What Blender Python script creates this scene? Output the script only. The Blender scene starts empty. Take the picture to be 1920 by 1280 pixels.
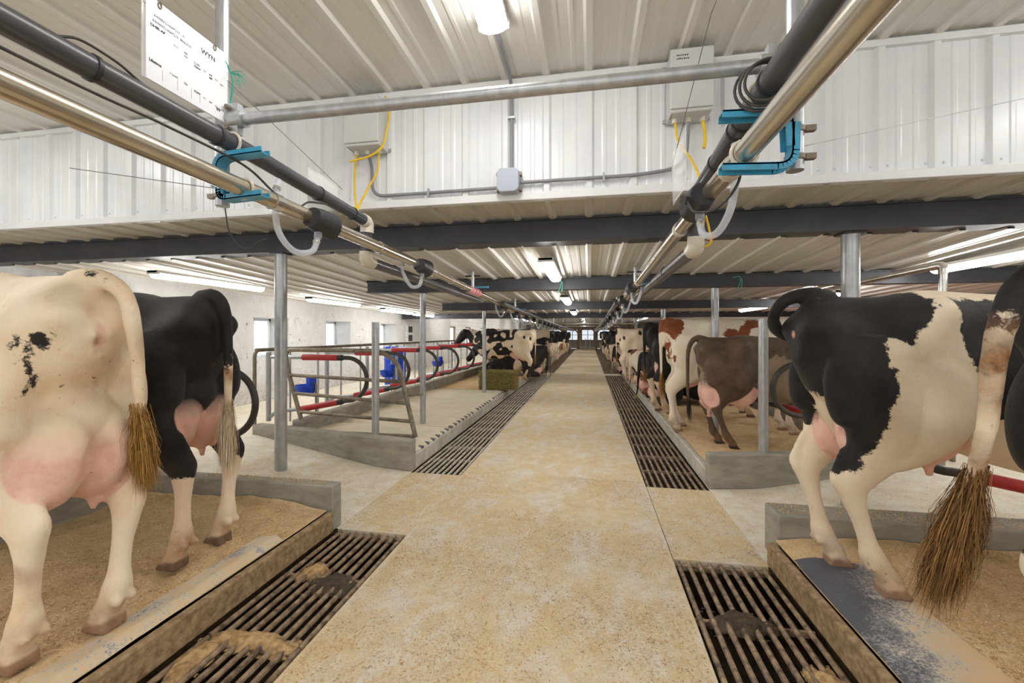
import bpy, bmesh, math, random
import numpy as np
from mathutils import Vector, Matrix, noise as mnoise

S = bpy.context.scene
COL = S.collection
random.seed(7)
PI = math.pi

# ------------------------------------------------------------------ camera, world, exposure
CAMZ = 1.4
cam_d = bpy.data.cameras.new('camera')
cam_d.sensor_width = 36.0
cam_d.lens = 15.0
cam_d.shift_y = -14.0 / 1920.0
cam_d.clip_start = 0.02
cam_d.clip_end = 200
cam = bpy.data.objects.new('camera', cam_d)
COL.objects.link(cam)
cam.location = (0, 0, CAMZ)
cam.rotation_euler = (PI / 2, 0, math.radians(10.2733))
S.camera = cam

W = bpy.data.worlds.new('world')
S.world = W
W.use_nodes = True
W.node_tree.nodes['Background'].inputs[0].default_value = (1.0, 0.985, 0.96, 1)
W.node_tree.nodes['Background'].inputs[1].default_value = 1.3
S.view_settings.view_transform = 'Standard'
S.view_settings.look = 'None'
S.view_settings.exposure = 0.0
S.view_settings.gamma = 1.0
S.view_settings.use_curve_mapping = False

# ------------------------------------------------------------------ helpers
def lin(r, g, b):
    def f(c):
        c /= 255.0
        return c / 12.92 if c <= 0.04045 else ((c + 0.055) / 1.055) ** 2.4
    return (f(r), f(g), f(b), 1)

def nodes_of(name):
    m = bpy.data.materials.new(name)
    m.use_nodes = True
    nt = m.node_tree
    return m, nt, nt.nodes['Principled BSDF']

def N(nt, t, **kw):
    n = nt.nodes.new(t)
    for k, v in kw.items():
        setattr(n, k, v)
    return n

def coords(nt, scale=(1, 1, 1), out='Object'):
    tc = N(nt, 'ShaderNodeTexCoord')
    mp = N(nt, 'ShaderNodeMapping')
    mp.inputs['Scale'].default_value = scale
    nt.links.new(tc.outputs[out], mp.inputs[0])
    return mp.outputs[0]

def noise(nt, vec, scale, detail=4, rough=0.6, dist=0.0):
    n = N(nt, 'ShaderNodeTexNoise')
    n.inputs['Scale'].default_value = scale
    n.inputs['Detail'].default_value = detail
    n.inputs['Roughness'].default_value = rough
    n.inputs['Distortion'].default_value = dist
    nt.links.new(vec, n.inputs['Vector'])
    return n.outputs['Fac']

def ramp(nt, fac, stops):
    r = N(nt, 'ShaderNodeValToRGB')
    e = r.color_ramp.elements
    while len(e) < len(stops):
        e.new(0.5)
    for el, (p, c) in zip(e, stops):
        el.position = p
        el.color = c if len(c) == 4 else (*c, 1)
    nt.links.new(fac, r.inputs[0])
    return r.outputs[0]

def mixc(nt, fac, a, b, mode='MIX'):
    n = N(nt, 'ShaderNodeMix', data_type='RGBA', blend_type=mode)
    for sock, v in ((n.inputs[0], fac), (n.inputs[6], a), (n.inputs[7], b)):
        if isinstance(v, (int, float)):
            sock.default_value = v
        elif isinstance(v, tuple):
            sock.default_value = v
        else:
            nt.links.new(v, sock)
    return n.outputs[2]

def bump(nt, h, strength, dist, bsdf):
    b = N(nt, 'ShaderNodeBump')
    b.inputs['Strength'].default_value = strength
    b.inputs['Distance'].default_value = dist
    nt.links.new(h, b.inputs['Height'])
    nt.links.new(b.outputs[0], bsdf.inputs['Normal'])

def mat(name, c1, c2=None, scale=8, rough=0.5, metal=0.0, bmp=0.0, bdist=0.01, stretch=(1, 1, 1), lo=0.35, hi=0.65, detail=5, spec=None, bscale=None):
    m, nt, b = nodes_of(name)
    b.inputs['Roughness'].default_value = rough
    b.inputs['Metallic'].default_value = metal
    if spec is not None:
        b.inputs['Specular IOR Level'].default_value = spec
    v = coords(nt, stretch)
    f = noise(nt, v, scale, detail)
    c = ramp(nt, f, [(lo, c1), (hi, c2 or c1)])
    nt.links.new(c, b.inputs['Base Color'])
    if bmp:
        h = f if bscale is None else noise(nt, v, bscale, 4)
        bump(nt, h, bmp, bdist, b)
    return m

def emis(name, col, strength):
    m, nt, b = nodes_of(name)
    b.inputs['Base Color'].default_value = (0.9, 0.9, 0.9, 1)
    b.inputs['Emission Color'].default_value = col
    b.inputs['Emission Strength'].default_value = strength
    v = coords(nt)
    f = noise(nt, v, 3, 1)
    c = ramp(nt, f, [(0.3, (0.88, 0.88, 0.88)), (0.7, (0.95, 0.95, 0.95))])
    nt.links.new(c, b.inputs['Base Color'])
    return m

def tag(o, label=None, cat=None, group=None, kind=None):
    if label: o['label'] = label
    if cat: o['category'] = cat
    if group: o['group'] = group
    if kind: o['kind'] = kind
    return o

def thing(name, label, cat, loc, rz=0.0, group=None):
    o = bpy.data.objects.new(name, None)
    o.empty_display_size = 0.1
    COL.objects.link(o)
    o.location = loc
    o.rotation_euler = (0, 0, rz)
    return tag(o, label, cat, group)

def copy_tree(o, parent=None):
    c = o.copy()
    COL.objects.link(c)
    if parent:
        c.parent = parent
    for ch in list(o.children):
        copy_tree(ch, c)
    return c

def wpos(o):
    p = Vector((0, 0, 0))
    while o is not None:
        p += o.location
        o = o.parent
    return p

def fillet(pts, r, n=6):
    P = [Vector(p) for p in pts]
    out = [P[0]]
    for i in range(1, len(P) - 1):
        a, b, c = P[i - 1], P[i], P[i + 1]
        d1, d2 = (a - b), (c - b)
        l1, l2 = d1.length, d2.length
        rr = min(r, l1 * 0.49, l2 * 0.49)
        p1, p2 = b + d1.normalized() * rr, b + d2.normalized() * rr
        for k in range(n + 1):
            t = k / n
            out.append(p1 * (1 - t) ** 2 + b * 2 * t * (1 - t) + p2 * t ** 2)
    out.append(P[-1])
    return out

def spline(pts, n=8):
    P = [np.array(p, float) for p in pts]
    P = [2 * P[0] - P[1]] + P + [2 * P[-1] - P[-2]]
    out = []
    for i in range(1, len(P) - 2):
        p0, p1, p2, p3 = P[i - 1:i + 3]
        for k in range(n):
            t = k / n
            out.append(0.5 * ((2 * p1) + (-p0 + p2) * t + (2 * p0 - 5 * p1 + 4 * p2 - p3) * t * t + (-p0 + 3 * p1 - 3 * p2 + p3) * t ** 3))
    out.append(P[-2])
    return [tuple(p) for p in out]

class MB:
    def __init__(s):
        s.V, s.F = [], []
    def add(s, V, F):
        o = len(s.V)
        s.V += [tuple(v) for v in V]
        s.F += [tuple(i + o for i in f) for f in F]
        return s
    def box(s, x0, x1, y0, y1, z0, z1):
        s.add([(x0, y0, z0), (x1, y0, z0), (x1, y1, z0), (x0, y1, z0), (x0, y0, z1), (x1, y0, z1), (x1, y1, z1), (x0, y1, z1)],
              [(0, 3, 2, 1), (4, 5, 6, 7), (0, 1, 5, 4), (1, 2, 6, 5), (2, 3, 7, 6), (3, 0, 4, 7)])
        return s
    def obox(s, c, sx, sy, sz, rz=0, rx=0, ry=0):
        R = Matrix.Rotation(rz, 3, 'Z') @ Matrix.Rotation(ry, 3, 'Y') @ Matrix.Rotation(rx, 3, 'X')
        b = MB().box(-sx / 2, sx / 2, -sy / 2, sy / 2, -sz / 2, sz / 2)
        s.add([Vector(c) + R @ Vector(v) for v in b.V], b.F)
        return s
    def prism(s, poly, z0, z1):
        n = len(poly)
        V = [(x, y, z0) for x, y in poly] + [(x, y, z1) for x, y in poly]
        s.add(V, [tuple(range(n))[::-1], tuple(range(n, 2 * n))] + [(i, (i + 1) % n, n + (i + 1) % n, n + i) for i in range(n)])
        return s
    def tube(s, pts, r, n=12, caps=True, hollow=0.0):
        P = [Vector(p) for p in pts]
        R = r if isinstance(r, (list, tuple)) else [r] * len(P)
        up = None
        rings = []
        for i, p in enumerate(P):
            t = (P[min(i + 1, len(P) - 1)] - P[max(i - 1, 0)])
            t = t.normalized() if t.length > 1e-9 else Vector((0, 0, 1))
            if up is None:
                up = Vector((0, 0, 1)) if abs(t.z) < 0.9 else Vector((1, 0, 0))
            u = (up - t * up.dot(t))
            u = u.normalized() if u.length > 1e-6 else t.orthogonal().normalized()
            w = t.cross(u)
            up = u
            rings.append([p + (u * math.cos(2 * PI * k / n) + w * math.sin(2 * PI * k / n)) * R[i] for k in range(n)])
        V = [v for ring in rings for v in ring]
        F = []
        for i in range(len(P) - 1):
            for k in range(n):
                a, b = i * n + k, i * n + (k + 1) % n
                F.append((a, a + n, b + n, b))
        if caps:
            F.append(tuple(range(n)))
            F.append(tuple(range((len(P) - 1) * n, len(P) * n))[::-1])
        s.add(V, F)
        return s
    def pipe(s, pts, r, wall=0.004, n=14):
        s.tube(pts, r, n, caps=False)
        o = len(s.V)
        s.tube(pts[::-1], r - wall, n, caps=False)
        # annulus ends
        L = len(pts)
        out0, outN = o - L * n, o - n
        in0, inN = o + (L - 1) * n, o
        s.F += [(out0 + k, out0 + (k + 1) % n, in0 + (n - (k + 1)) % n, in0 + (n - k) % n) for k in range(n)] if False else []
        return s
    def ell(s, c, rx, ry, rz, n=14, m=10):
        V = [(c[0], c[1], c[2] + rz)]
        for i in range(1, m):
            a = PI * i / m
            for k in range(n):
                b = 2 * PI * k / n
                V.append((c[0] + rx * math.sin(a) * math.cos(b), c[1] + ry * math.sin(a) * math.sin(b), c[2] + rz * math.cos(a)))
        V.append((c[0], c[1], c[2] - rz))
        F = [(0, 1 + k, 1 + (k + 1) % n) for k in range(n)]
        for i in range(m - 2):
            for k in range(n):
                a, b = 1 + i * n + k, 1 + i * n + (k + 1) % n
                F.append((a, a + n, b + n, b))
        e = len(V) - 1
        F += [(e, e - n + (k + 1) % n, e - n + k) for k in range(n)]
        s.add(V, F)
        return s
    def grid(s, x0, x1, y0, y1, nx, ny, zf):
        V = [(x0 + (x1 - x0) * i / nx, y0 + (y1 - y0) * j / ny) for j in range(ny + 1) for i in range(nx + 1)]
        V = [(x, y, zf(x, y)) for x, y in V]
        F = [(j * (nx + 1) + i, j * (nx + 1) + i + 1, (j + 1) * (nx + 1) + i + 1, (j + 1) * (nx + 1) + i) for j in range(ny) for i in range(nx)]
        s.add(V, F)
        return s
    def build(s, name, m, parent=None, smooth=True, angle=35, bevel=0.0, own=True):
        V = np.array(s.V, float)
        if parent is not None:
            o = np.array(wpos(parent))
        elif own:
            lo, hi = V.min(0), V.max(0)
            o = np.array([(lo[0] + hi[0]) / 2, (lo[1] + hi[1]) / 2, lo[2]])
        else:
            o = np.zeros(3)
        me = bpy.data.meshes.new(name)
        me.from_pydata((V - o).tolist(), [], s.F)
        me.materials.append(m)
        if smooth:
            me.shade_smooth()
            me.set_sharp_from_angle(angle=math.radians(angle))
        me.update()
        ob = bpy.data.objects.new(name, me)
        COL.objects.link(ob)
        if parent is not None:
            ob.parent = parent
        else:
            ob.location = o
        if bevel:
            bv = ob.modifiers.new('bevel', 'BEVEL')
            bv.width = bevel
            bv.segments = 2
            bv.limit_method = 'ANGLE'
        return ob

def struct(name, mb, m, **kw):
    o = mb.build(name, m, **kw)
    o['kind'] = 'structure'
    return o

# ------------------------------------------------------------------ materials
def floor_material(name, dust, light, dark, lo, hi):
    m, nt, b = nodes_of(name)
    v = coords(nt)
    big = noise(nt, coords(nt, (1, 0.55, 1)), 3.6, 10, 0.72, 0.4)
    fine = noise(nt, v, 90, 3, 0.7)
    mid = noise(nt, v, 9, 5, 0.7)
    c = ramp(nt, big, [(lo, light), (hi, dust)])
    c = mixc(nt, ramp(nt, mid, [(0.42, (0, 0, 0)), (0.75, (0.55, 0.55, 0.55))]), c, dark)
    c = mixc(nt, 0.45, c, ramp(nt, fine, [(0.3, (0.34, 0.32, 0.29)), (0.7, (0.74, 0.73, 0.71))]), 'OVERLAY')
    nt.links.new(c, b.inputs['Base Color'])
    b.inputs['Roughness'].default_value = 0.9
    b.inputs['Specular IOR Level'].default_value = 0.15
    bump(nt, fine, 0.5, 0.01, b)
    return m

M = {}
M['alley'] = floor_material('sawdust_covered_concrete', lin(218, 198, 163), lin(221, 214, 202), lin(192, 167, 128), 0.39, 0.56)
M['cross'] = floor_material('pale_dusty_concrete', lin(222, 212, 192), lin(232, 228, 218), lin(196, 170, 130), 0.35, 0.6)
M['bed'] = floor_material('deep_sawdust', lin(214, 184, 140), lin(226, 202, 164), lin(176, 142, 100), 0.35, 0.6)
M['redfloor'] = mat('red_painted_floor', lin(206, 130, 104), lin(224, 196, 170), 3, 0.6, bmp=0.2)
M['concrete'] = mat('grey_concrete', lin(168, 163, 150), lin(140, 136, 124), 5, 0.8, bmp=0.25, bdist=0.01, stretch=(1, 1, 3))
M['concrete_pale'] = mat('pale_concrete', lin(205, 200, 188), lin(175, 168, 152), 6, 0.8, bmp=0.25)
M['lip'] = mat('stained_concrete_kerb', lin(178, 152, 116), lin(132, 106, 76), 30, 0.85, bmp=0.9, bdist=0.012, detail=9)
M['pit'] = mat('wet_manure_channel', lin(58, 44, 26), lin(24, 18, 12), 9, 0.35, bmp=0.6, bdist=0.03)
M['rod_dirty'] = mat('dirty_steel_bar', lin(172, 148, 118), lin(84, 68, 54), 22, 0.55, 0.1, bmp=0.7, bdist=0.006)
M['rod'] = mat('worn_steel_bar', lin(214, 206, 190), lin(160, 146, 124), 25, 0.4, 0.1, bmp=0.4, bdist=0.004)
M['white_metal'] = mat('white_ribbed_steel', lin(230, 232, 234), lin(222, 224, 227), 3, 0.28, bmp=0.03, spec=0.5)
M['ceil'] = mat('cream_ribbed_steel', lin(226, 224, 217), lin(216, 213, 204), 1.7, 0.33, stretch=(1, 0.25, 1), bmp=0.02)
M['soffit'] = mat('dusty_ribbed_steel', lin(208, 203, 190), lin(194, 187, 170), 3, 0.4, stretch=(1, 0.4, 1))
M['trimw'] = mat('white_trim_steel', lin(232, 233, 234), lin(222, 222, 222), 3, 0.3)
M['beam'] = mat('charcoal_painted_steel', lin(58, 58, 66), lin(72, 72, 78), 3, 0.45, bmp=0.05)
M['galv'] = mat('galvanised_steel', lin(188, 190, 192), lin(166, 169, 172), 26, 0.36, 0.6, bmp=0.05, stretch=(1, 1, 0.4))
M['galv_dirty'] = mat('dirty_galvanised_pipe', lin(150, 140, 122), lin(112, 102, 88), 12, 0.5, 0.35, bmp=0.2, bdist=0.004)
M['stainless'] = mat('dusty_stainless_pipe', lin(214, 208, 196), lin(176, 160, 132), 4, 0.26, 0.85, stretch=(1, 0.3, 1))
M['stainless_b'] = mat('clean_stainless', lin(222, 220, 214), lin(190, 186, 178), 6, 0.18, 0.9)
M['pvc'] = mat('charcoal_plastic_pipe', lin(66, 66, 72), lin(86, 84, 86), 5, 0.32, stretch=(1, 0.3, 1))
M['pvcw'] = mat('cream_plastic_fitting', lin(226, 220, 206), lin(206, 198, 180), 8, 0.4)
M['blackpl'] = mat('black_plastic', lin(40, 40, 42), lin(54, 54, 56), 30, 0.5, bmp=0.1)
M['bluesteel'] = mat('blue_coated_steel', lin(62, 164, 204), lin(70, 140, 170), 14, 0.4, bmp=0.1)
M['rubber'] = mat('black_rubber', lin(52, 50, 48), lin(78, 72, 64), 10, 0.5, bmp=0.15)
M['red'] = mat('red_plastic_sleeve', lin(198, 52, 56), lin(176, 44, 48), 10, 0.42, bmp=0.05)
M['blue'] = mat('blue_plastic_bowl', lin(28, 82, 214), lin(20, 66, 190), 8, 0.35)
M['yellow'] = mat('yellow_cable', lin(236, 200, 48), lin(222, 182, 36), 8, 0.4)
M['greyconduit'] = mat('grey_conduit', lin(140, 140, 146), lin(128, 128, 134), 6, 0.45)
M['boxgrey'] = mat('pale_grey_enclosure', lin(206, 206, 204), lin(196, 196, 194), 3, 0.45)
M['jbox'] = mat('grey_junction_box', lin(176, 182, 196), lin(168, 174, 188), 3, 0.45)
M['wallrough'] = None
M['tilewall'] = mat('white_block_wall', lin(236, 236, 234), lin(222, 222, 220), 2, 0.5, bmp=0.1)
def block_mat(name, c1, c2, mortar):
    m, nt, b = nodes_of(name)
    tc = N(nt, 'ShaderNodeTexCoord')
    sp = N(nt, 'ShaderNodeSeparateXYZ'); nt.links.new(tc.outputs['Object'], sp.inputs[0])
    ad = N(nt, 'ShaderNodeMath', operation='ADD'); nt.links.new(sp.outputs['X'], ad.inputs[0]); nt.links.new(sp.outputs['Y'], ad.inputs[1])
    cb_ = N(nt, 'ShaderNodeCombineXYZ'); nt.links.new(ad.outputs[0], cb_.inputs[0]); nt.links.new(sp.outputs['Z'], cb_.inputs[1])
    br = N(nt, 'ShaderNodeTexBrick')
    nt.links.new(cb_.outputs[0], br.inputs['Vector'])
    for k_, v_ in (('Color1', c1), ('Color2', c2), ('Mortar', mortar)):
        br.inputs[k_].default_value = v_
    br.inputs['Scale'].default_value = 1.0
    br.inputs['Mortar Size'].default_value = 0.008
    br.inputs['Brick Width'].default_value = 0.4
    br.inputs['Row Height'].default_value = 0.2
    nt.links.new(br.outputs[0], b.inputs['Base Color'])
    b.inputs['Roughness'].default_value = 0.7
    return m
M['tilewall'] = block_mat('white_block_wall', lin(236, 236, 234), lin(228, 228, 227), lin(196, 194, 190))
M['block'] = block_mat('grey_block_wall', lin(192, 188, 180), lin(176, 172, 164), lin(150, 146, 138))
M['card'] = mat('white_laminated_card', lin(244, 244, 248), lin(240, 240, 244), 3, 0.25)
M['ink'] = mat('dark_print', lin(64, 64, 72), lin(74, 74, 82), 9, 0.6)
M['inkl'] = mat('grey_print', lin(150, 150, 158), lin(160, 160, 168), 9, 0.6)
M['twine'] = mat('green_twine', lin(64, 158, 140), lin(90, 180, 160), 20, 0.8)
M['wire'] = mat('thin_steel_wire', lin(150, 150, 150), lin(120, 120, 120), 20, 0.4, 0.7)
M['matpad'] = mat('cream_stall_mat', lin(222, 212, 190), lin(212, 200, 174), 5, 0.8, bmp=0.15)
M['matunder'] = mat('dark_rubber_mat', lin(66, 66, 70), lin(150, 146, 140), 9, 0.5, bmp=0.2)
M['pink'] = mat('pink_tape', lin(228, 120, 130), lin(236, 180, 180), 20, 0.6)
M['lamp_body'] = mat('white_lamp_housing', lin(228, 228, 226), lin(220, 220, 218), 4, 0.4)
M['lamp'] = emis('lit_lamp_diffuser', (1, 0.99, 0.97, 1), 30.0)
M['daylight'] = emis('daylit_window_pane', (0.78, 0.9, 1, 1), 0.85)
M['wood'] = mat('brown_timber', lin(170, 138, 96), lin(140, 108, 72), 4, 0.7, stretch=(4, 4, 0.6))
M['gapdark'] = mat('dark_recess', lin(70, 66, 60), lin(54, 50, 46), 6, 0.8)

def wall_rough():
    m, nt, b = nodes_of('whitewashed_rough_stone')
    v = coords(nt)
    big = noise(nt, v, 2.2, 7, 0.7, 0.4)
    pit = noise(nt, v, 7.5, 7, 0.72, 0.9)
    c = ramp(nt, big, [(0.3, lin(226, 224, 220)), (0.6, lin(240, 239, 237))])
    c = mixc(nt, ramp(nt, pit, [(0.33, (0.9, 0.9, 0.9)), (0.38, (0, 0, 0))]), c, lin(146, 130, 104))
    # dirty lower part of the wall
    sp = N(nt, 'ShaderNodeSeparateXYZ')
    nt.links.new(v, sp.inputs[0])
    mr = N(nt, 'ShaderNodeMapRange')
    mr.inputs['From Min'].default_value = 0.75
    mr.inputs['From Max'].default_value = 0.0
    nt.links.new(sp.outputs['Z'], mr.inputs['Value'])
    mu = N(nt, 'ShaderNodeMath', operation='MULTIPLY')
    nt.links.new(mr.outputs[0], mu.inputs[0])
    nt.links.new(ramp(nt, pit, [(0.4, (0, 0, 0)), (0.6, (0.9, 0.9, 0.9))]), mu.inputs[1])
    c = mixc(nt, mu.outputs[0], c, lin(176, 158, 128))
    nt.links.new(c, b.inputs['Base Color'])
    b.inputs['Roughness'].default_value = 0.85
    ad = N(nt, 'ShaderNodeMath', operation='ADD')
    nt.links.new(big, ad.inputs[0])
    nt.links.new(pit, ad.inputs[1])
    bump(nt, ad.outputs[0], 0.9, 0.05, b)
    return m
M['wallrough'] = wall_rough()

def glass_mat(name, col, alpha, rough=0.08):
    m, nt, b = nodes_of(name)
    v = coords(nt)
    f = noise(nt, v, 12, 2)
    c = ramp(nt, f, [(0.3, col), (0.7, tuple(x * 0.94 for x in col[:3]))])
    nt.links.new(c, b.inputs['Base Color'])
    b.inputs['Roughness'].default_value = rough
    b.inputs['Alpha'].default_value = alpha
    return m
M['hose'] = glass_mat('clear_milk_hose', (0.84, 0.87, 0.95), 0.36)
M['sleeve'] = glass_mat('clear_plastic_sleeve', (0.93, 0.93, 0.94), 0.32)

def island_mat(name, stops, rough=0.85):
    m, nt, b = nodes_of(name)
    g = N(nt, 'ShaderNodeNewGeometry')
    c = ramp(nt, g.outputs['Random Per Island'], stops)
    nt.links.new(c, b.inputs['Base Color'])
    b.inputs['Roughness'].default_value = rough
    b.inputs['Specular IOR Level'].default_value = 0.2
    return m
M['flake'] = island_mat('wood_shaving_flakes', [(0.0, lin(150, 112, 70)), (0.2, lin(196, 160, 110)), (0.55, lin(220, 190, 142)), (1.0, lin(240, 222, 188))])
M['hay'] = island_mat('hay_stalks', [(0.0, lin(110, 96, 56)), (0.5, lin(158, 142, 90)), (1.0, lin(200, 184, 130))])
M['straw'] = island_mat('straw_stalks', [(0.0, lin(150, 122, 78)), (0.5, lin(196, 166, 112)), (1.0, lin(222, 200, 150))])
M['switch_yellow'] = island_mat('stained_tail_hair', [(0.0, lin(118, 82, 34)), (0.5, lin(160, 118, 56)), (1.0, lin(196, 160, 100))], 0.7)
M['switch_white'] = island_mat('white_tail_hair', [(0.0, lin(186, 160, 120)), (0.5, lin(220, 202, 172)), (1.0, lin(240, 230, 214))], 0.7)
M['switch_dark'] = island_mat('dark_tail_hair', [(0.0, lin(24, 20, 18)), (0.5, lin(44, 38, 34)), (1.0, lin(70, 60, 52))], 0.7)
M['switch_brown'] = island_mat('muddy_tail_hair', [(0.0, lin(70, 48, 26)), (0.5, lin(116, 82, 44)), (1.0, lin(160, 122, 72))], 0.7)

# ------------------------------------------------------------------ building shell
YW = 3.11        # plane of the ribbed drop wall
HI = 3.29        # high ceiling
SOF = 2.40       # soffit behind the drop wall
AX0, AX1 = -1.25, 0.51     # aisle
GL0, GR1 = -1.78, 1.06     # outer edges of the gutters

struct('floor', MB().box(AX0, AX1, -2.5, 42, -0.4, 0.0), M['alley'], own=False)
for y0, y1 in ((2.8, 4.07), (14.75, 15.35)):
    struct('floor', MB().box(GL0, AX0, y0, y1, -0.4, -0.001), M['alley'], own=False)
    struct('floor', MB().box(AX1 + 0.007, GR1, y0, y1, -0.4, -0.001), M['alley'], own=False)
# gutter channels below the grates
for (x0, x1) in ((GL0, AX0), (AX1, GR1)):
    for y0, y1 in ((-2.5, 2.8), (4.07, 14.75), (15.35, 42)):
        struct('floor', MB().box(x0, x1, y0, y1, -0.42, -0.3), M['pit'], own=False)
for (x0, x1) in ((-6.6, GL0), (GR1, 7.0)):        # ground under the stalls, side walls of the channels
    struct('floor', MB().box(x0, x1, -2.5, 42, -0.42, -0.002), M['pit'], own=False)
for (x0, x1) in ((GL0, AX0), (AX1, GR1)):        # dark liners on the end walls of the channels
    for y0, y1 in ((2.785, 2.7995), (4.0705, 4.078)):
        struct('floor', MB().box(x0 + 0.001, x1 - 0.001, y0, y1, -0.3, -0.05), M['pit'], own=False)
# cross aisle floors that rise towards the feed passages
def ramp_floor(x0, x1, zx, y0, y1, m):
    mb = MB()
    mb.grid(x0, x1, y0, y1, 24, 24, lambda x, y: zx(x))
    struct('floor', mb, m, own=False)
zl = lambda x: 0.0 if x > -2.2 else min(0.2, (-2.2 - x) * 0.11)
zr = lambda x: 0.0 if x < 1.5 else min(0.2, (x - 1.5) * 0.13)
ramp_floor(-3.9, GL0, zl, 2.8, 5.0, M['cross'])
ramp_floor(GR1, 3.3, zr, 2.8, 5.0, M['cross'])
struct('floor', MB().box(-7.1, -3.9, -2.5, 16.9, 0.0, 0.187), M['cross'], own=False)
struct('floor', MB().box(-6.6, -3.4, 16.9, 42, 0.0, 0.187), M['cross'], own=False)
struct('floor', MB().box(3.3, 7.0, -2.5, 5.0, 0.0, 0.199), M['cross'], own=False)
struct('floor', MB().box(3.3, 7.0, 5.0, 42, 0.0, 0.199), M['redfloor'], own=False)

RIB = 0.305
PROF = [(0.0, 0.026), (0.018, 0.026), (0.034, 0.0), (0.085, 0.0), (0.095, 0.004), (0.115, 0.004), (0.125, 0.0), (0.18, 0.0), (0.19, 0.004), (0.21, 0.004), (0.22, 0.0), (0.269, 0.0), (0.287, 0.026)]
def corr_profile(x0, x1):
    out = []
    k = math.floor(x0 / RIB)
    while k * RIB < x1:
        for t, h in PROF:
            x = k * RIB + t
            if x0 <= x <= x1:
                out.append((x, h))
        k += 1
    return out
def corr_ceiling(name, x0, x1, stations, m):
    pr = corr_profile(x0, x1)
    mb = MB()
    n = len(pr)
    V = [(x, y, z - h) for (y, z) in stations for (x, h) in pr]
    F = [(j * n + i, (j + 1) * n + i, (j + 1) * n + i + 1, j * n + i + 1) for j in range(len(stations) - 1) for i in range(n - 1)]
    mb.add(V, F)
    return struct(name, mb, m, own=False, angle=20)
corr_ceiling('ceiling', -7.2, 6.6, [(-2.5, HI), (YW + 0.02, HI)], M['ceil'])
corr_ceiling('ceiling', -7.2, 6.6, [(YW, SOF), (3.72, SOF)], M['soffit'])
corr_ceiling('ceiling', -6.6, 6.6, [(3.74, 2.2), (5.6, 2.125), (8.5, 2.06), (12.6, 2.02)], M['ceil'])
corr_ceiling('ceiling', -7.2, 6.6, [(12.7, 2.5), (42, 2.5)], M['ceil'])
# drop wall, ribs towards the camera
pr_ = corr_profile(-7.2, 6.6)
wm = MB()
n_ = len(pr_)
wm.add([(x, YW - h, z) for z in (SOF + 0.03, HI) for (x, h) in pr_], [(i, i + 1, n_ + i + 1, n_ + i) for i in range(n_ - 1)])
k = math.floor(-7.0 / RIB)
while k * RIB < 6.4:                      # screw heads along the foot of the sheets
    for dx in (0.05, 0.255):
        for z in (SOF + 0.075,):
            wm.ell((k * RIB + dx, YW - 0.002, z), 0.009, 0.006, 0.009, 8, 5)
    k += 1
struct('wall_front', wm, M['white_metal'], own=False, angle=20)
struct('trim_1', MB().box(-7.2, 6.6, YW - 0.03, YW + 0.03, SOF - 0.022, SOF + 0.035), M['trimw'], own=False, bevel=0.004)
struct('trim_2', MB().box(-7.2, 6.6, YW - 0.035, YW + 0.01, HI - 0.065, HI - 0.02), M['trimw'], own=False, bevel=0.004)
struct('wall_front', MB().box(-6.6, 6.6, 12.66, 12.7, 2.0, 2.5), M['tilewall'], own=False)

# left wall: thick whitewashed stone with deep window recesses
XW = -5.8
wins = [(6.56, 7.45), (8.66, 9.65), (11.2, 12.2)]
WZ0, WZ1 = 0.95, 1.70
wl = MB()
def rough_panel(mb, y0, y1, z0, z1):
    ny, nz = max(1, int((y1 - y0) / 0.12)), max(1, int((z1 - z0) / 0.12))
    V, F = [], []
    for j in range(nz + 1):
        for i in range(ny + 1):
            y, z = y0 + (y1 - y0) * i / ny, z0 + (z1 - z0) * j / nz
            edge = min(i, ny - i, j, nz - j)
            d = 0.0 if edge == 0 else 0.035 * mnoise.noise(Vector((y * 1.7, z * 2.1, 3))) + 0.02 * mnoise.noise(Vector((y * 6, z * 6, 9)))
            V.append((XW + d, y, z))
    for j in range(nz):
        for i in range(ny):
            a = j * (ny + 1) + i
            F.append((a, a + 1, a + ny + 2, a + ny + 1))
    mb.add(V, F)
ys = [4.3] + [v for w in wins for v in w] + [16.9]
for a, b in zip(ys[0::2], ys[1::2]):
    rough_panel(wl, a, b, 0.187, 2.3)
for a, b in wins:
    rough_panel(wl, a, b, 0.187, WZ0)
    rough_panel(wl, a, b, WZ1, 2.3)
    XB = XW - 0.45
    wl.add([(XW, a, WZ0), (XB, a, WZ0), (XB, b, WZ0), (XW, b, WZ0)], [(0, 1, 2, 3)])
    wl.add([(XW, a, WZ1), (XB, a, WZ1), (XB, b, WZ1), (XW, b, WZ1)], [(3, 2, 1, 0)])
    wl.add([(XW, a, WZ0), (XB, a, WZ0), (XB, a, WZ1), (XW, a, WZ1)], [(3, 2, 1, 0)])
    wl.add([(XW, b, WZ0), (XB, b, WZ0), (XB, b, WZ1), (XW, b, WZ1)], [(0, 1, 2, 3)])
wl.box(XW - 0.45, XW, 16.9, 17.3, 0.187, 2.3)
wl.box(-7.3, -7.0, -2.5, 4.3, 0.0, HI)
wl.box(-7.3, XW, 4.25, 4.3, 0.187, 2.3)
o = wl.build('wall_left', M['wallrough'], smooth=True, angle=50)
o['kind'] = 'structure'
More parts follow.
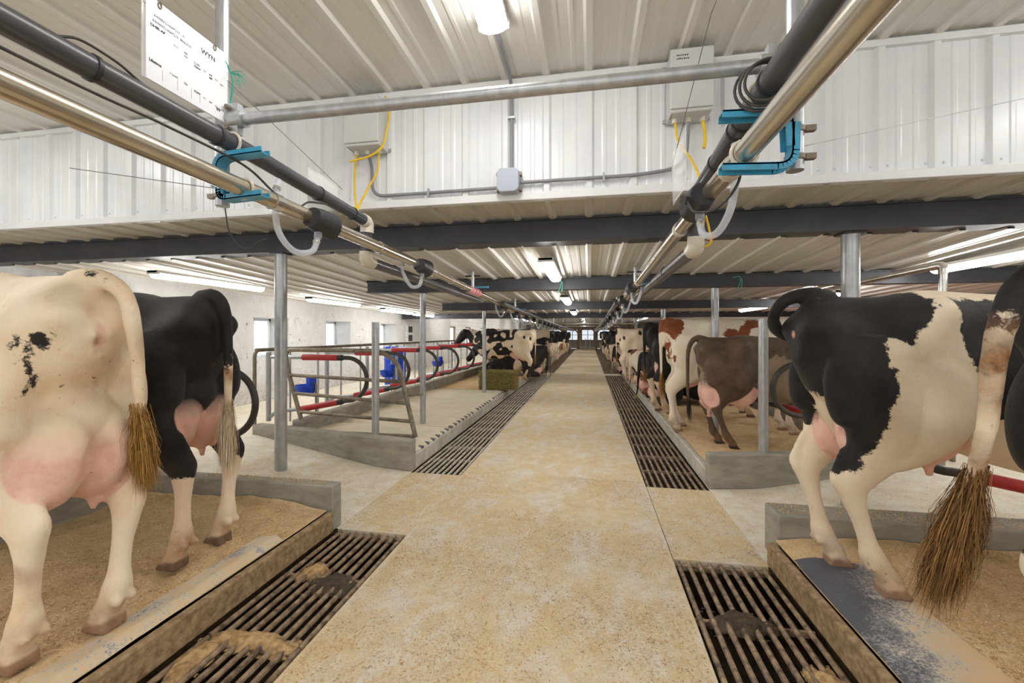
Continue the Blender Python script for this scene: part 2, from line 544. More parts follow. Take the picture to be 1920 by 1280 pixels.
for i, (a, b) in enumerate(wins):
    fr = MB()
    X = XW - 0.43
    for (y0, y1, z0, z1) in ((a, b, WZ0, WZ0 + 0.05), (a, b, WZ1 - 0.05, WZ1), (a, a + 0.05, WZ0, WZ1), (b - 0.05, b, WZ0, WZ1), ((a + b) / 2 - 0.02, (a + b) / 2 + 0.02, WZ0, WZ1)):
        fr.box(X - 0.03, X + 0.03, y0, y1, z0, z1)
    w = fr.build('window_%d' % (i + 1), M['trimw'])
    w['kind'] = 'structure'
    MB().box(X - 0.012, X - 0.004, a + 0.03, b - 0.03, WZ0 + 0.03, WZ1 - 0.03).build('pane', M['daylight'], w)
# smoother white wall of the far part, with windows
fw = [(18.2, 19.0), (20.6, 21.6), (23.6, 24.8), (28.0, 29.0)]
wf = MB()
ys = [17.3] + [v for w in fw for v in w] + [42]
for a, b in zip(ys[0::2], ys[1::2]):
    wf.box(-6.3, -6.1, a, b, 0.187, 2.6)
for a, b in fw:
    wf.box(-6.3, -6.1, a, b, 0.187, 0.8)
    wf.box(-6.3, -6.1, a, b, 1.75, 2.6)
struct('wall_left', wf, M['tilewall'], own=False)
for i, (a, b) in enumerate(fw):
    fr = MB()
    for (y0, y1, z0, z1) in ((a, b, 0.8, 0.87), (a, b, 1.68, 1.75), (a, a + 0.07, 0.8, 1.75), (b - 0.07, b, 0.8, 1.75)):
        fr.box(-6.22, -6.14, y0, y1, z0, z1)
    w = fr.build('window_%d' % (i + 4), M['wood'])
    w['kind'] = 'structure'
    MB().box(-6.2, -6.19, a + 0.05, b - 0.05, 0.85, 1.7).build('pane', M['daylight'], w)
# right wall
struct('wall_right', MB().box(6.2, 6.5, -2.5, 42, 0.199, 2.6), M['block'], own=False)
# far end wall with tall windows between timber posts
YE = 42.0
fe = MB()
winx = [(-5.4, -4.3), (-3.9, -2.6), (-2.2, -1.05), (-0.75, 0.45), (0.75, 1.95), (2.3, 3.4), (3.8, 4.9)]
xs = [-6.6] + [v for w in winx for v in w] + [6.6]
for a, b in zip(xs[0::2], xs[1::2]):
    fe.box(a, b, YE, YE + 0.2, 0.0, 2.6)
for a, b in winx:
    fe.box(a, b, YE, YE + 0.2, 0.0, 0.78)
    fe.box(a, b, YE, YE + 0.2, 1.85, 2.6)
struct('wall_back', fe, M['block'], own=False)
for i, (a, b) in enumerate(winx):
    fr = MB()
    for (x0, x1, z0, z1) in ((a, b, 0.78, 0.84), (a, b, 1.79, 1.85), (a, a + 0.06, 0.78, 1.85), (b - 0.06, b, 0.78, 1.85), ((a + b) / 2 - 0.03, (a + b) / 2 + 0.03, 0.78, 1.85), (a, b, 1.3, 1.34)):
        fr.box(x0, x1, YE - 0.02, YE + 0.06, z0, z1)
    w = fr.build('window_%d' % (i + 8), M['wood'])
    w['kind'] = 'structure'
    MB().box(a + 0.04, b - 0.04, YE + 0.02, YE + 0.03, 0.82, 1.81).build('pane', M['daylight'], w)

# ------------------------------------------------------------------ steel beams
def ibeam(y, z0, h, x0, x1, label, fw=0.2):
    mb = MB()
    mb.box(x0, x1, y - fw / 2, y + fw / 2, z0, z0 + 0.014)
    mb.box(x0, x1, y - fw / 2, y + fw / 2, z0 + h - 0.014, z0 + h)
    mb.box(x0, x1, y - fw / 2 + 0.03, y + fw / 2 - 0.03, z0 + 0.012, z0 + h - 0.012)
    return tag(mb.build('steel_beam', M['beam'], smooth=False), label, 'beam', 'steel roof beams')
ibeam(3.72, 2.185, 0.20, -7.0, 6.4, 'nearest dark steel beam spanning the barn under the ribbed drop wall')
ibeam(5.5, 1.965, 0.15, -3.02, 5.9, 'dark steel beam behind the nearest one, resting on the second pair of posts', 0.16)
ibeam(8.5, 1.885, 0.15, -3.0, 5.9, 'third dark steel beam down the barn, from the nearest', 0.16)
ibeam(12.55, 1.865, 0.15, -5.75, 5.9, 'farthest dark steel beam, reaching the left stone wall', 0.16)

# ------------------------------------------------------------------ posts
def post(x, y, z0, z1, r, label, cap=False):
    t = thing('support_post', label, 'post', (x, y, z0), 0, 'galvanised pipe posts')
    MB().tube([(x, y, z0), (x, y, z1)], r, 20).build('shaft', M['galv'], t)
    if cap:
        MB().box(x - r * 1.25, x + r * 1.25, y - r * 1.25, y + r * 1.25, z1 - 0.012, z1).build('top_plate', M['beam'], t)
    return t
post(-2.95, 3.68, 0.08, 2.185, 0.056, 'galvanised post under the nearest beam, left side', True)
post(2.0, 3.74, 0.06, 2.185, 0.062, 'thick galvanised post behind the black and white cow on the right', True)
post(-2.304, 4.33, 0.31, 1.53, 0.04, 'short free-topped post on the left concrete curb, in front of the gate')
post(1.584, 4.30, 0.31, 1.543, 0.042, 'short free-topped post on the right concrete curb, before the brown cow')
post(-2.23, 5.5, 0.17, 1.965, 0.039, 'slim post among the cream stall mats, just behind the gate', True)
post(1.49, 5.5, 0.17, 1.965, 0.042, 'slim post on the right behind the brown cow', True)
post(-2.12, 8.5, 0.17, 1.885, 0.039, 'slim post on the stall mats next to the hay bale', True)
post(1.38, 8.5, 0.17, 1.885, 0.042, 'slim post on the right behind the red and white cow', True)
post(-2.05, 12.55, 0.17, 1.865, 0.042, 'distant slim post between the spotted cow and the aisle on the left', True)
post(1.3, 12.55, 0.17, 1.865, 0.042, 'distant slim post beside the white cow on the right', True)

# ------------------------------------------------------------------ gutters: grates
def grate(x0, x1, y0, y1, dirty, label, group):
    t = thing('gutter_grate', label, 'grate', ((x0 + x1) / 2, (y0 + y1) / 2, -0.045), 0, group)
    m = M['rod_dirty'] if dirty else M['rod']
    n = 9
    for i in range(n):
        x = x0 + 0.03 + (x1 - x0 - 0.06) * i / (n - 1)
        MB().tube([(x, y0 + 0.004, -0.0155), (x, y1 - 0.004, -0.0155)], 0.0135, 8).build('bar', m, t)
    for y in (y0 + 0.03, (y0 + y1) / 2, y1 - 0.03):
        MB().box(x0 + 0.005, x1 - 0.005, y - 0.008, y + 0.008, -0.045, -0.016).build('cross_bar', m, t, smooth=False)
    return t
ORD = ['first', 'second', 'third', 'fourth', 'fifth', 'sixth', 'seventh', 'eighth', 'ninth', 'tenth', 'eleventh', 'twelfth', 'thirteenth', 'fourteenth', 'fifteenth', 'sixteenth']
def grate_row(x0, x1, side):
    for i in range(3):
        y1 = 2.79 - i * 1.08
        near = ['by the cross passage', 'at the lower edge of the view', 'nearest the camera'][i]
        grate(x0, x1, y1 - 1.08, y1, True, 'manure-caked bar grate in the %s front gutter, section %s' % (side, near), 'front %s gutter grates' % side)
    for i in range(10):
        y0 = 4.08 + i * 1.066
        grate(x0, x1, y0, y0 + 1.066, side == 'right', '%s bar grate section of the %s gutter beyond the cross passage, counted from the front' % (ORD[i], side), 'rear %s gutter grates' % side)
    for i in range(8):
        y0 = 15.4 + i * 3.3
        t = thing('gutter_grate', '%s long grate of the %s gutter past the far crossing' % (ORD[i], side), 'grate', ((x0 + x1) / 2, y0 + 1.6, -0.045), 0, 'far %s gutter grates' % side)
        mb = MB()
        for q in range(9):
            x = x0 + 0.03 + (x1 - x0 - 0.06) * q / 8
            mb.box(x - 0.011, x + 0.011, y0, y0 + 3.25, -0.03, -0.004)
        for q in range(6):
            mb.box(x0 + 0.005, x1 - 0.005, y0 + 0.1 + q * 0.6, y0 + 0.13 + q * 0.6, -0.045, -0.02)
        mb.build('bars', M['rod_dirty'], t, smooth=False)
grate_row(GL0, AX0, 'left')
grate_row(AX1, GR1, 'right')

# ------------------------------------------------------------------ stall platforms, curbs
def bednoise(x, y, base, amp=0.02):
    return base + amp * mnoise.noise(Vector((x * 2.2, y * 2.2, 1.5))) + amp * 0.45 * mnoise.noise(Vector((x * 8, y * 8, 4)))
# near beds
BED = {}
def near_bed(x0, x1, y0, y1, side, edge_low):
    mb = MB()
    nx, ny = int(abs(x1 - x0) / 0.03), int((y1 - y0) / 0.03)
    def zf(x, y):
        d = min(1.0, abs(x - edge_low) / 0.35)
        c = 1.0 - min(1.0, abs(y - y1) / 0.5)
        return bednoise(x, y, 0.148, 0.006 + 0.02 * d) + 0.045 * c * c * d
    mb.grid(min(x0, x1), max(x0, x1), y0, y1, nx, ny, zf)
    o = mb.build('sawdust_bedding', M['bed'], angle=80)
    BED[side] = o
    tag(o, 'deep sawdust bedding under the cows in the %s front stall' % side, 'bedding', kind='stuff')
near_bed(-1.827, -3.42, -1.0, 2.74, 'left', -1.827)
near_bed(1.107, 3.0, -1.0, 2.83, 'right', 1.107)
def kerb(name, x0, x1, y0, y1, z1, m, label, bevel=0.01):
    o = MB().box(x0, x1, y0, y1, 0.0, z1).build(name, m, bevel=bevel)
    return tag(o, label, 'curb')
kerb('gutter_kerb', GL0 - 0.045, GL0, -1.0, 2.745, 0.142, M['lip'], 'brown-stained concrete kerb between left front bedding and gutter')
kerb('gutter_kerb', GR1, GR1 + 0.045, -1.0, 2.83, 0.142, M['lip'], 'brown-stained concrete kerb between right front bedding and gutter')
kerb('concrete_curb', -3.42, -1.79, 2.75, 2.86, 0.32, M['concrete'], 'grey end curb behind the black cow at the left front stall')
kerb('concrete_curb', 1.13, 3.0, 2.84, 3.05, 0.3, M['concrete'], 'sawdust-topped end curb behind the black and white cow at right front')
kerb('manger_curb', -3.55, -3.42, -1.0, 2.86, 0.4, M['concrete'], 'manger curb ahead of the two left front cows')
# rubber edge mats at the front of the near beds
def dusty_mat(name, gx, gy, off):
    """dark rubber with shavings trodden over it; gx, gy: how the covering thins out along the mat"""
    m, nt, b = nodes_of(name)
    v = coords(nt)
    a = noise(nt, v, 6, 5, 0.65, 0.3)
    f = noise(nt, v, 85, 4, 0.75)
    sp = N(nt, 'ShaderNodeSeparateXYZ'); nt.links.new(v, sp.inputs[0])
    acc = None
    for sock, w in ((a, 0.9), (f, 1.0), (sp.outputs['X'], gx), (sp.outputs['Y'], gy)):
        ma = N(nt, 'ShaderNodeMath', operation='MULTIPLY_ADD')
        nt.links.new(sock, ma.inputs[0]); ma.inputs[1].default_value = w
        if acc is None: ma.inputs[2].default_value = off
        else: nt.links.new(acc, ma.inputs[2])
        acc = ma.outputs[0]
    c = ramp(nt, acc, [(0.42, lin(88, 89, 96)), (0.60, lin(150, 148, 148)), (0.72, lin(208, 198, 178)), (0.86, lin(216, 188, 146))])
    nt.links.new(c, b.inputs['Base Color'])
    b.inputs['Roughness'].default_value = 0.65
    bump(nt, f, 0.4, 0.004, b)
    return m
M['dustyL'] = dusty_mat('trodden_rubber_left', 0.0, -0.05, -0.12)
M['dustyR'] = dusty_mat('trodden_rubber_right', 1.7, -0.55, -0.20)
def edge_mat(x0, x1, y0, y1, label, m):
    mb = MB()
    nx, ny = 14, 60
    s = 1 if x1 > x0 else -1
    V = []
    F = []
    for j in range(ny + 1):
        for i in range(nx + 1):
            t = i / nx
            x = x0 + (x1 - x0) * t
            y = y0 + (y1 - y0) * j / ny
            z = 0.150 + 0.026 * math.sin(min(1, t * 3) * PI / 2) - 0.022 * max(0, t - 0.3) / 0.7
            V.append((x, y, z))
    for j in range(ny):
        for i in range(nx):
            a = j * (nx + 1) + i
            F.append((a, a + 1, a + nx + 2, a + nx + 1) if s > 0 else (a, a + nx + 1, a + nx + 2, a + 1))
    mb.add(V, F)
    return tag(mb.build('rubber_mat', m, angle=80), label, 'mat')
edge_mat(-1.83, -2.0, -0.95, 2.3, 'worn grey rubber mat edge under the cream cow', M['dustyL'])
edge_mat(1.11, 1.50, 1.1, 2.60, 'dark rubber mat edge showing beside the hooves of the right front cow', M['dustyR'])

# rear platforms
def slant_curb(pts, th, z1, label):
    (xa, ya), (xb, yb) = pts
    d = Vector((xb - xa, yb - ya))
    nrm = Vector((-d.y, d.x)).normalized()
    if nrm.y < 0:
        nrm = -nrm
    q = [(xa, ya), (xb, yb), (xb + nrm.x * th, yb + nrm.y * th), (xa, ya + th)]
    if xb < xa:
        q = q[::-1]
    o = MB().prism(q, 0.0, z1).build('concrete_curb', M['concrete'], bevel=0.012, smooth=False)
    return tag(o, label, 'curb')
slant_curb([(-1.785, 4.085), (-4.0, 4.5)], 0.13, 0.31, 'grey concrete curb closing the end of the empty left stalls')
slant_curb([(1.062, 4.1), (3.2, 4.53)], 0.13, 0.31, 'grey concrete curb closing the end of the right stalls before the brown cow')
struct('floor', MB().prism([(-3.4, 4.52), (GL0 - 0.08, 4.24), (GL0 - 0.08, 42), (-3.4, 42)], 0.0, 0.14), M['concrete_pale'], own=False)
struct('floor', MB().prism([(GR1 + 0.08, 4.24), (2.75, 4.57), (2.75, 42), (GR1 + 0.08, 42)], 0.0, 0.14), M['concrete_pale'], own=False)
kerb('gutter_kerb', GL0 - 0.08, GL0, 4.21, 14.7, 0.15, M['concrete_pale'], 'pale concrete kerb between empty left stalls and their gutter')
kerb('gutter_kerb', GR1, GR1 + 0.08, 4.22, 14.7, 0.15, M['concrete_pale'], 'splashed concrete kerb along the right gutter beyond the passage')
kerb('gutter_kerb', GL0 - 0.08, GL0, 15.35, 41.9, 0.15, M['concrete_pale'], 'distant kerb along the left gutter past the far crossing')
kerb('gutter_kerb', GR1, GR1 + 0.08, 15.35, 41.9, 0.15, M['concrete_pale'], 'distant kerb along the right gutter past the far crossing')
kerb('manger_curb', -3.55, -3.4, 4.62, 42, 0.36, M['concrete'], 'long manger curb at the head of the left stalls')
kerb('manger_curb', 2.75, 2.9, 4.72, 42, 0.36, M['concrete'], 'long manger curb at the head of the right stalls')
# cream stall mattresses, one per stall
def mattress(y0, y1, skew, label):
    mb = MB()
    nx, ny = 60, 40
    x0, x1 = -3.39, -1.80
    V, F = [], []
    for j in range(ny + 1):
        for i in range(nx + 1):
            t, u = i / nx, j / ny
            ya = y0 + skew * (1 - t)
            y = ya + (y1 - ya) * u
            ed = min(u, 1 - u) * (y1 - y0)
            z = 0.168 + 0.035 * (1 - math.exp(-ed / 0.09)) * min(1.0, (1 - t) / 0.1 + 0.12)
            z += 0.006 * mnoise.noise(Vector((t * 5, y * 4, 2)))
            x = x0 + (x1 - x0) * t
            if t > 0.93:                    # scalloped front edge curling over the kerb
                q = (t - 0.93) / 0.07
                z += q * (0.012 * math.cos(y * 2 * PI / 0.17)) - 0.02 * q * q
            V.append((x, y, z))
    for j in range(ny):
        for i in range(nx):
            a = j * (nx + 1) + i
            F.append((a, a + 1, a + nx + 2, a + nx + 1))
    # skirt
    n0 = len(V)
    rim = [i for i in range(nx + 1)] + [j * (nx + 1) + nx for j in range(1, ny + 1)] + [ny * (nx + 1) + i for i in range(nx - 1, -1, -1)] + [j * (nx + 1) for j in range(ny - 1, 0, -1)]
    for r in rim:
        V.append((V[r][0], V[r][1], 0.15))
    L = len(rim)
    for q in range(L):
        F.append((rim[q], n0 + q, n0 + (q + 1) % L, rim[(q + 1) % L]))
    mb.add(V, F)
    t = mb.build('stall_mattress', M['matpad'], angle=60)
    tag(t, label, 'mattress', 'cream stall mattresses')
    hol = MB()                             # solid dark tubes painting the shade of open flutes under the front edge
    ny_ = int((y1 - y0) / 0.17)
    for q in range(ny_):
        y = (math.floor(y0 / 0.17) + 1 + q) * 0.17
        if y + 0.05 < y1:
            hol.tube([(-1.84, y, 0.163), (-1.788, y, 0.16)], 0.022, 10)
    hol.build('flutes', M['matunder'], t)
mattress(4.26, 5.40, 0.36, 'cream stall mattress behind the gate, nearest the concrete curb')
for i in range(3):
    mattress(5.42 + 1.22 * i, 6.62 + 1.22 * i, 0, ['second cream stall mattress from the curb', 'third cream stall mattress from the curb', 'cream stall mattress running up to the hay bale'][i])
def far_bed(x0, x1, y0, y1, label, sk=0.0):
    mb = MB()
    mb.grid(x0, x1, y0, y1, int((x1 - x0) / 0.06), int((y1 - y0) / 0.08), lambda x, y: bednoise(x, y, 0.172, 0.016))
    mb.V = [(x, y + sk * (x - x0) / (x1 - x0) * max(0.0, 1 - (y - y0) / 1.2), z) for x, y, z in mb.V]
    return tag(mb.build('sawdust_bedding', M['bed'], angle=80), label, 'bedding', kind='stuff')
BED['far right'] = far_bed(1.10, 2.74, 4.24, 42, 'sawdust bedding of the right stalls beyond the concrete curb', 0.33)
far_bed(-3.39, -1.80, 9.1, 42, 'sawdust bedding of the left stalls beyond the mattresses')

# ------------------------------------------------------------------ lamps
def ceil_z(y):
    for (a, za), (b, zb) in (((-9, HI), (3.7, HI)), ((3.7, 2.2), (5.6, 2.125)), ((5.6, 2.125), (8.5, 2.06)), ((8.5, 2.06), (12.65, 2.02)), ((12.65, 2.5), (60, 2.5))):
        if a <= y <= b:
            return za + (zb - za) * (y - a) / (b - a)
def lamp(x, y0, y1, zt, label, group, along='y', w=0.13):
    zt = ceil_z(y1) - 0.028
    yc = (y0 + y1) / 2
    t = thing('strip_lamp', label, 'lamp', (x, yc, zt), 0, group)
    hb = MB().box(x - w * 0.52, x + w * 0.52, y0, y1, zt - 0.03, zt)
    for s in (y0, y1 - 0.03):
        hb.box(x - w * 0.56, x + w * 0.56, s, s + 0.03, zt - 0.045, zt - 0.001)
    hb.build('housing', M['lamp_body'], t, bevel=0.004)
    d = MB()
    n = 8
    prof = [(x + w * 0.5 * math.cos(a), zt - 0.03 - 0.055 * abs(math.sin(a)) ** 0.6) for a in [PI * k / n for k in range(n + 1)]]
    V = [(px, yy, pz) for yy in (y0 + 0.03, y1 - 0.03) for (px, pz) in prof]
    m_ = n + 1
    d.add(V, [(i, i + 1, m_ + i + 1, m_ + i) for i in range(n)] + [tuple(range(m_)), tuple(range(m_, 2 * m_))[::-1]])
    d.build('diffuser', M['lamp'], t, angle=50)
    return t
gC, gL, gR = 'lamps along the aisle', 'lamps along the left wall', 'lamps along the right side'
lamp(-0.56, 1.2, 2.5, HI - 0.02, 'big strip lamp at the top of the view on the high ribbed ceiling', gC, w=0.17)
lamp(-0.56, -1.7, -0.4, HI - 0.02, 'strip lamp on the high ceiling behind the viewer', gC, w=0.17)  # out of view, added to continue the row and light the foreground
for i, (y0, y1, z) in enumerate(((3.95, 5.2, 2.12), (7.0, 8.25, 2.08), (10.6, 11.8, 2.03), (15.5, 16.8, 2.3), (19.5, 20.8, 2.3), (24, 25.3, 2.3), (29, 30.3, 2.3), (35, 36.3, 2.3))):
    lamp(-0.4, y0, y1, z, ['strip lamp over the aisle just behind the nearest beam', 'strip lamp over the aisle between second and third beams', 'strip lamp over the aisle before the farthest beam', 'first small lamp over the aisle past the farthest beam', 'second small lamp over the aisle past the farthest beam', 'third small lamp over the aisle past the farthest beam', 'fourth small lamp over the aisle past the farthest beam', 'last small lamp over the aisle near the end windows'][i], gC)
for i, (y0, y1) in enumerate(((-1.2, 0.4), (0.8, 2.4), (3.9, 5.5), (6.55, 8.15), (9.2, 10.8), (11.0, 12.4), (15, 16.6), (18, 19.6), (21, 22.6), (24, 25.6), (27, 28.6), (31, 32.6), (36, 37.6))):
    z = HI - 0.02 if y1 < 3 else (2.09 if y1 < 12.5 else 2.45)
    lb = ['strip lamp on the high ceiling far left, beside the viewer', 'strip lamp on the high ceiling above the left front stalls', 'left strip lamp above the black cow, nearest the left post', 'left strip lamp just beyond the left post', 'left strip lamp above the gate', 'left strip lamp by the end of the farthest beam']  # first two hang out of view, added to brighten the front stalls
    lamp(-4.72, y0, y1, z, lb[i] if i < 6 else '%s lamp of the left row past the farthest beam' % ORD[i - 6], gL)
for i, (y0, y1) in enumerate(((-1.2, 0.4), (1.2, 2.8), (3.85, 5.2), (6.9, 8.3), (9.6, 11.0), (15, 16.6), (18, 19.6), (21, 22.6), (24, 25.6), (28, 29.6), (33, 34.6))):
    z = HI - 0.02 if y1 < 3 else (2.1 if y1 < 12.5 else 2.45)
    lb = ['strip lamp on the high ceiling far right, beside the viewer', 'strip lamp on the high ceiling above the right front stalls', 'bright strip lamp at the right edge above the black and white cow', 'right strip lamp seen left of the black tail, below second beam', 'right strip lamp above the red and white cow']  # first two are unseen, added for light on the near right side
    lamp(3.57, y0, y1, z, lb[i] if i < 5 else '%s lamp of the right row past the farthest beam' % ORD[i - 5], gR)

# ------------------------------------------------------------------ milk and vacuum lines
def line_pipe(name, pts, r, m, label, cat, rings=(), r2=None, fit=()):
    t = thing(name, label, cat, pts[0], 0)
    MB().tube(pts, r, 18).build('pipe', m, t)
    for (p, q) in rings:
        MB().tube([p, q], r + 0.004, 18).build('coupling', m if r2 is None else r2, t)
    for pts_ in fit:
        MB().tube(fillet(pts_, 0.05), r + 0.006, 16).build('elbow', M['pvcw'], t)
    return t
SL = [(-1.36, -1.2, 2.01), (-1.36, 3.0, 1.965), (-1.36, 5.5, 1.90), (-1.37, 8.5, 1.80), (-1.38, 12.5, 1.74), (-1.40, 20, 1.69), (-1.40, 40, 1.66)]
SR = [(0.505, -1.2, 2.0), (0.49, 2.2, 1.98), (0.48, 5.5, 1.89), (0.49, 8.5, 1.80), (0.50, 12.5, 1.74), (0.52, 20, 1.69), (0.52, 40, 1.66)]
def at_y(P, y):
    for a, b in zip(P[:-1], P[1:]):
        if a[1] <= y <= b[1]:
            t = (y - a[1]) / (b[1] - a[1])
            return tuple(a[k] + (b[k] - a[k]) * t for k in range(3))
def rr(P, ys, w):
    return [(at_y(P, y - w / 2), at_y(P, y + w / 2)) for y in ys]
line_pipe('milk_pipeline', SL, 0.035, M['stainless'], 'dusty steel milk pipeline running over the left gutter', 'pipe', rr(SL, [1.66, 2.62, 3.62, 4.1, 4.5], 0.045), M['stainless_b'])
line_pipe('milk_pipeline', SR, 0.036, M['stainless'], 'dusty steel milk pipeline running over the right gutter', 'pipe', rr(SR, [1.62, 2.46, 4.4], 0.045), M['pvcw'])
BL1 = fillet([(-1.42, -1.2, 2.185), (-1.42, 1.6, 2.168), (-1.42, 2.56, 2.125), (-1.44, 2.58, 1.88), (-1.45, 5.5, 1.845)], 0.06)
BL1r = [(-1.42, -1.2, 2.185), (-1.42, 1.6, 2.168), (-1.42, 2.56, 2.125)]
line_pipe('vacuum_line', BL1, 0.036, M['pvc'], 'thick black plastic line above the left steel pipeline', 'pipe', rr(BL1r, [1.0, 1.42, 2.05, 2.38], 0.012) + [((-1.45, y - 0.006, 1.885 - (y - 2.58) * 0.014), (-1.45, y + 0.006, 1.885 - (y - 2.58) * 0.014)) for y in (3.0, 3.6, 4.1, 4.6)], M['blackpl'],
          fit=[[(-1.42, 2.50, 2.128), (-1.42, 2.56, 2.125), (-1.425, 2.565, 2.06)], [(-1.437, 2.575, 1.94), (-1.44, 2.58, 1.88), (-1.442, 2.66, 1.879)]])
BR1 = fillet([(0.545, -1.2, 2.185), (0.545, 1.6, 2.168), (0.55, 2.36, 2.12), (0.56, 2.42, 1.86), (0.56, 5.5, 1.845)], 0.06)
BR1r = [(0.545, -1.2, 2.185), (0.545, 1.6, 2.168), (0.55, 2.36, 2.12)]
line_pipe('vacuum_line', BR1, 0.038, M['pvc'], 'thick black plastic line beside the right steel pipeline', 'pipe', rr(BR1r, [1.42, 1.66, 1.72, 1.98], 0.012) + [((0.56, y - 0.006, 1.864 - (y - 2.42) * 0.005), (0.56, y + 0.006, 1.864 - (y - 2.42) * 0.005)) for y in (3.3, 3.9, 4.5)], M['blackpl'],
          fit=[[(0.55, 2.29, 2.124), (0.55, 2.36, 2.12), (0.551, 2.365, 2.06)], [(0.559, 2.41, 1.92), (0.56, 2.42, 1.86), (0.56, 2.50, 1.86)]])
BL2 = [(-1.27, 6.2, 1.85), (-1.29, 8.5, 1.835), (-1.31, 12.5, 1.80), (-1.34, 20, 1.76), (-1.34, 40, 1.73)]
BR2 = [(0.39, 6.2, 1.85), (0.41, 8.5, 1.835), (0.43, 12.5, 1.80), (0.46, 20, 1.76), (0.46, 40, 1.73)]
line_pipe('vacuum_line', BL2, 0.038, M['pvc'], 'black line above the far part of the left milk pipeline', 'pipe')
line_pipe('vacuum_line', BR2, 0.038, M['pvc'], 'black line above the far part of the right milk pipeline', 'pipe')
# hangers: pole, cross pipe, blue brackets
for sx, x, side in ((1, -1.5, 'left'), (-1, 0.658, 'right')):
    t = thing('hanger_pole', 'galvanised %s pole hanging from the high ceiling beside the milk line' % side, 'pole', (x, 1.53, 1.93))
    MB().tube([(x, 1.53, 1.93), (x, 1.53, HI)], 0.026, 18).build('pole', M['galv'], t)
    cl = MB().tube([(x, 1.53, 2.215), (x, 1.53, 2.35)], 0.034, 18)
    cl.tube([(x, 1.53, 2.283), (x + sx * 0.11, 1.53, 2.283)], 0.034, 18)
    cl.obox((x + sx * 0.03, 1.53, 2.283), 0.11, 0.03, 0.125)
    clo = cl.build('cross_clamp', M['galv'], t)
    for z in (2.325, 2.24):
        MB().tube([(x + sx * 0.05, 1.53 - 0.036, z), (x + sx * 0.05, 1.53 + 0.036, z)], 0.009, 6).build('bolt', M['galv_dirty'], clo)
    # blue bracket
    b = thing('pipe_bracket', 'blue two-armed bracket clamped to the %s pole, carrying both pipes' % side, 'bracket', (x, 1.53, 1.93))
    xe = x + sx * 0.235
    yb = 1.53 - 0.04
    arm_u = fillet([(x + sx * 0.03, yb, 1.99), (x + sx * 0.035, yb, 2.105), (xe, yb, 2.115)], 0.04, 6)
    arm_l = fillet([(x + sx * 0.03, yb, 2.06), (x + sx * 0.035, yb, 1.935), (xe, yb, 1.945)], 0.04, 6)
    def channel(mb, pts):
        P = [Vector(p) for p in pts]
        for a_, b_ in zip(P[:-1], P[1:]):
            mid = (a_ + b_) / 2
            d = b_ - a_
            ang = -math.atan2(d.z, d.x)
            mb.obox(mid, d.length + 0.004, 0.05, 0.006, 0, 0, ang)
            for o_ in (-0.022, 0.022):
                nz = Vector((math.sin(-ang) * -1, 0, math.cos(ang)))
                mb.obox(mid + nz * 0.009 + Vector((0, o_, 0)), d.length + 0.004, 0.006, 0.022, 0, 0, ang)
    c = MB(); channel(c, arm_u); c.build('upper_arm', M['bluesteel'], b, smooth=False)
    c = MB(); channel(c, arm_l); c.build('lower_arm', M['bluesteel'], b, smooth=False)
    for z in (1.97, 2.06):
        hc = MB()
        hc.tube([(x, 1.53, z - 0.008), (x, 1.53, z + 0.008)], 0.031, 18)
        hc.obox((x + sx * -0.04, 1.53 - 0.01, z), 0.03, 0.02, 0.018)
        hc.build('hose_clamp', M['galv_dirty'], b)
    
    P1 = at_y(BL1r if sx > 0 else BR1r, 1.49); P2 = at_y(SL if sx > 0 else SR, 1.49)
    for P_, r_ in ((P1, 0.042), (P2, 0.041)):
        ring = [(P_[0] + r_ * math.cos(a), P_[1], P_[2] + r_ * math.sin(a)) for a in [2 * PI * k / 20 for k in range(21)]]
        MB().tube(ring, 0.006, 6, caps=False).build('pipe_strap', M['pvcw'], b)
t = thing('cross_pipe', 'galvanised pipe spanning the aisle between the two hanger poles', 'pipe', (-0.42, 1.53, 2.283))
MB().tube([(-1.40, 1.53, 2.283), (0.556, 1.53, 2.283)], 0.0235, 18).build('pipe', M['galv'], t)
# stubs that hang from beams farther off, with blue hangers
for (x, y, z0, z1, lab) in ((-1.36, 4.9, 1.95, 2.14, 'slim threaded hanger above the left milk line before the second beam'), (0.50, 4.9, 1.95, 2.14, 'slim threaded hanger above the right milk line before the second beam'),
                            (-1.37, 7.9, 1.86, 2.07, 'slim hanger above the left milk line before the third beam'), (0.49, 7.9, 1.86, 2.07, 'slim hanger above the right milk line before the third beam')):
    t = thing('pipe_hanger', lab, 'hanger', (x, y, z0), 0, 'slim pipe hangers')
    MB().tube([(x, y, z0), (x, y, z1)], 0.018, 10).build('rod', M['galv'], t)
    MB().box(x - 0.09, x + 0.09, y - 0.012, y + 0.012, z1 - 0.06, z1 - 0.045).build('bolt_bar', M['blackpl'], t, smooth=False)
    MB().box(x - 0.02, x + 0.19, y - 0.02, y + 0.02, z0 - 0.006, z0 + 0.012).build('blue_arm', M['bluesteel'], t, smooth=False)

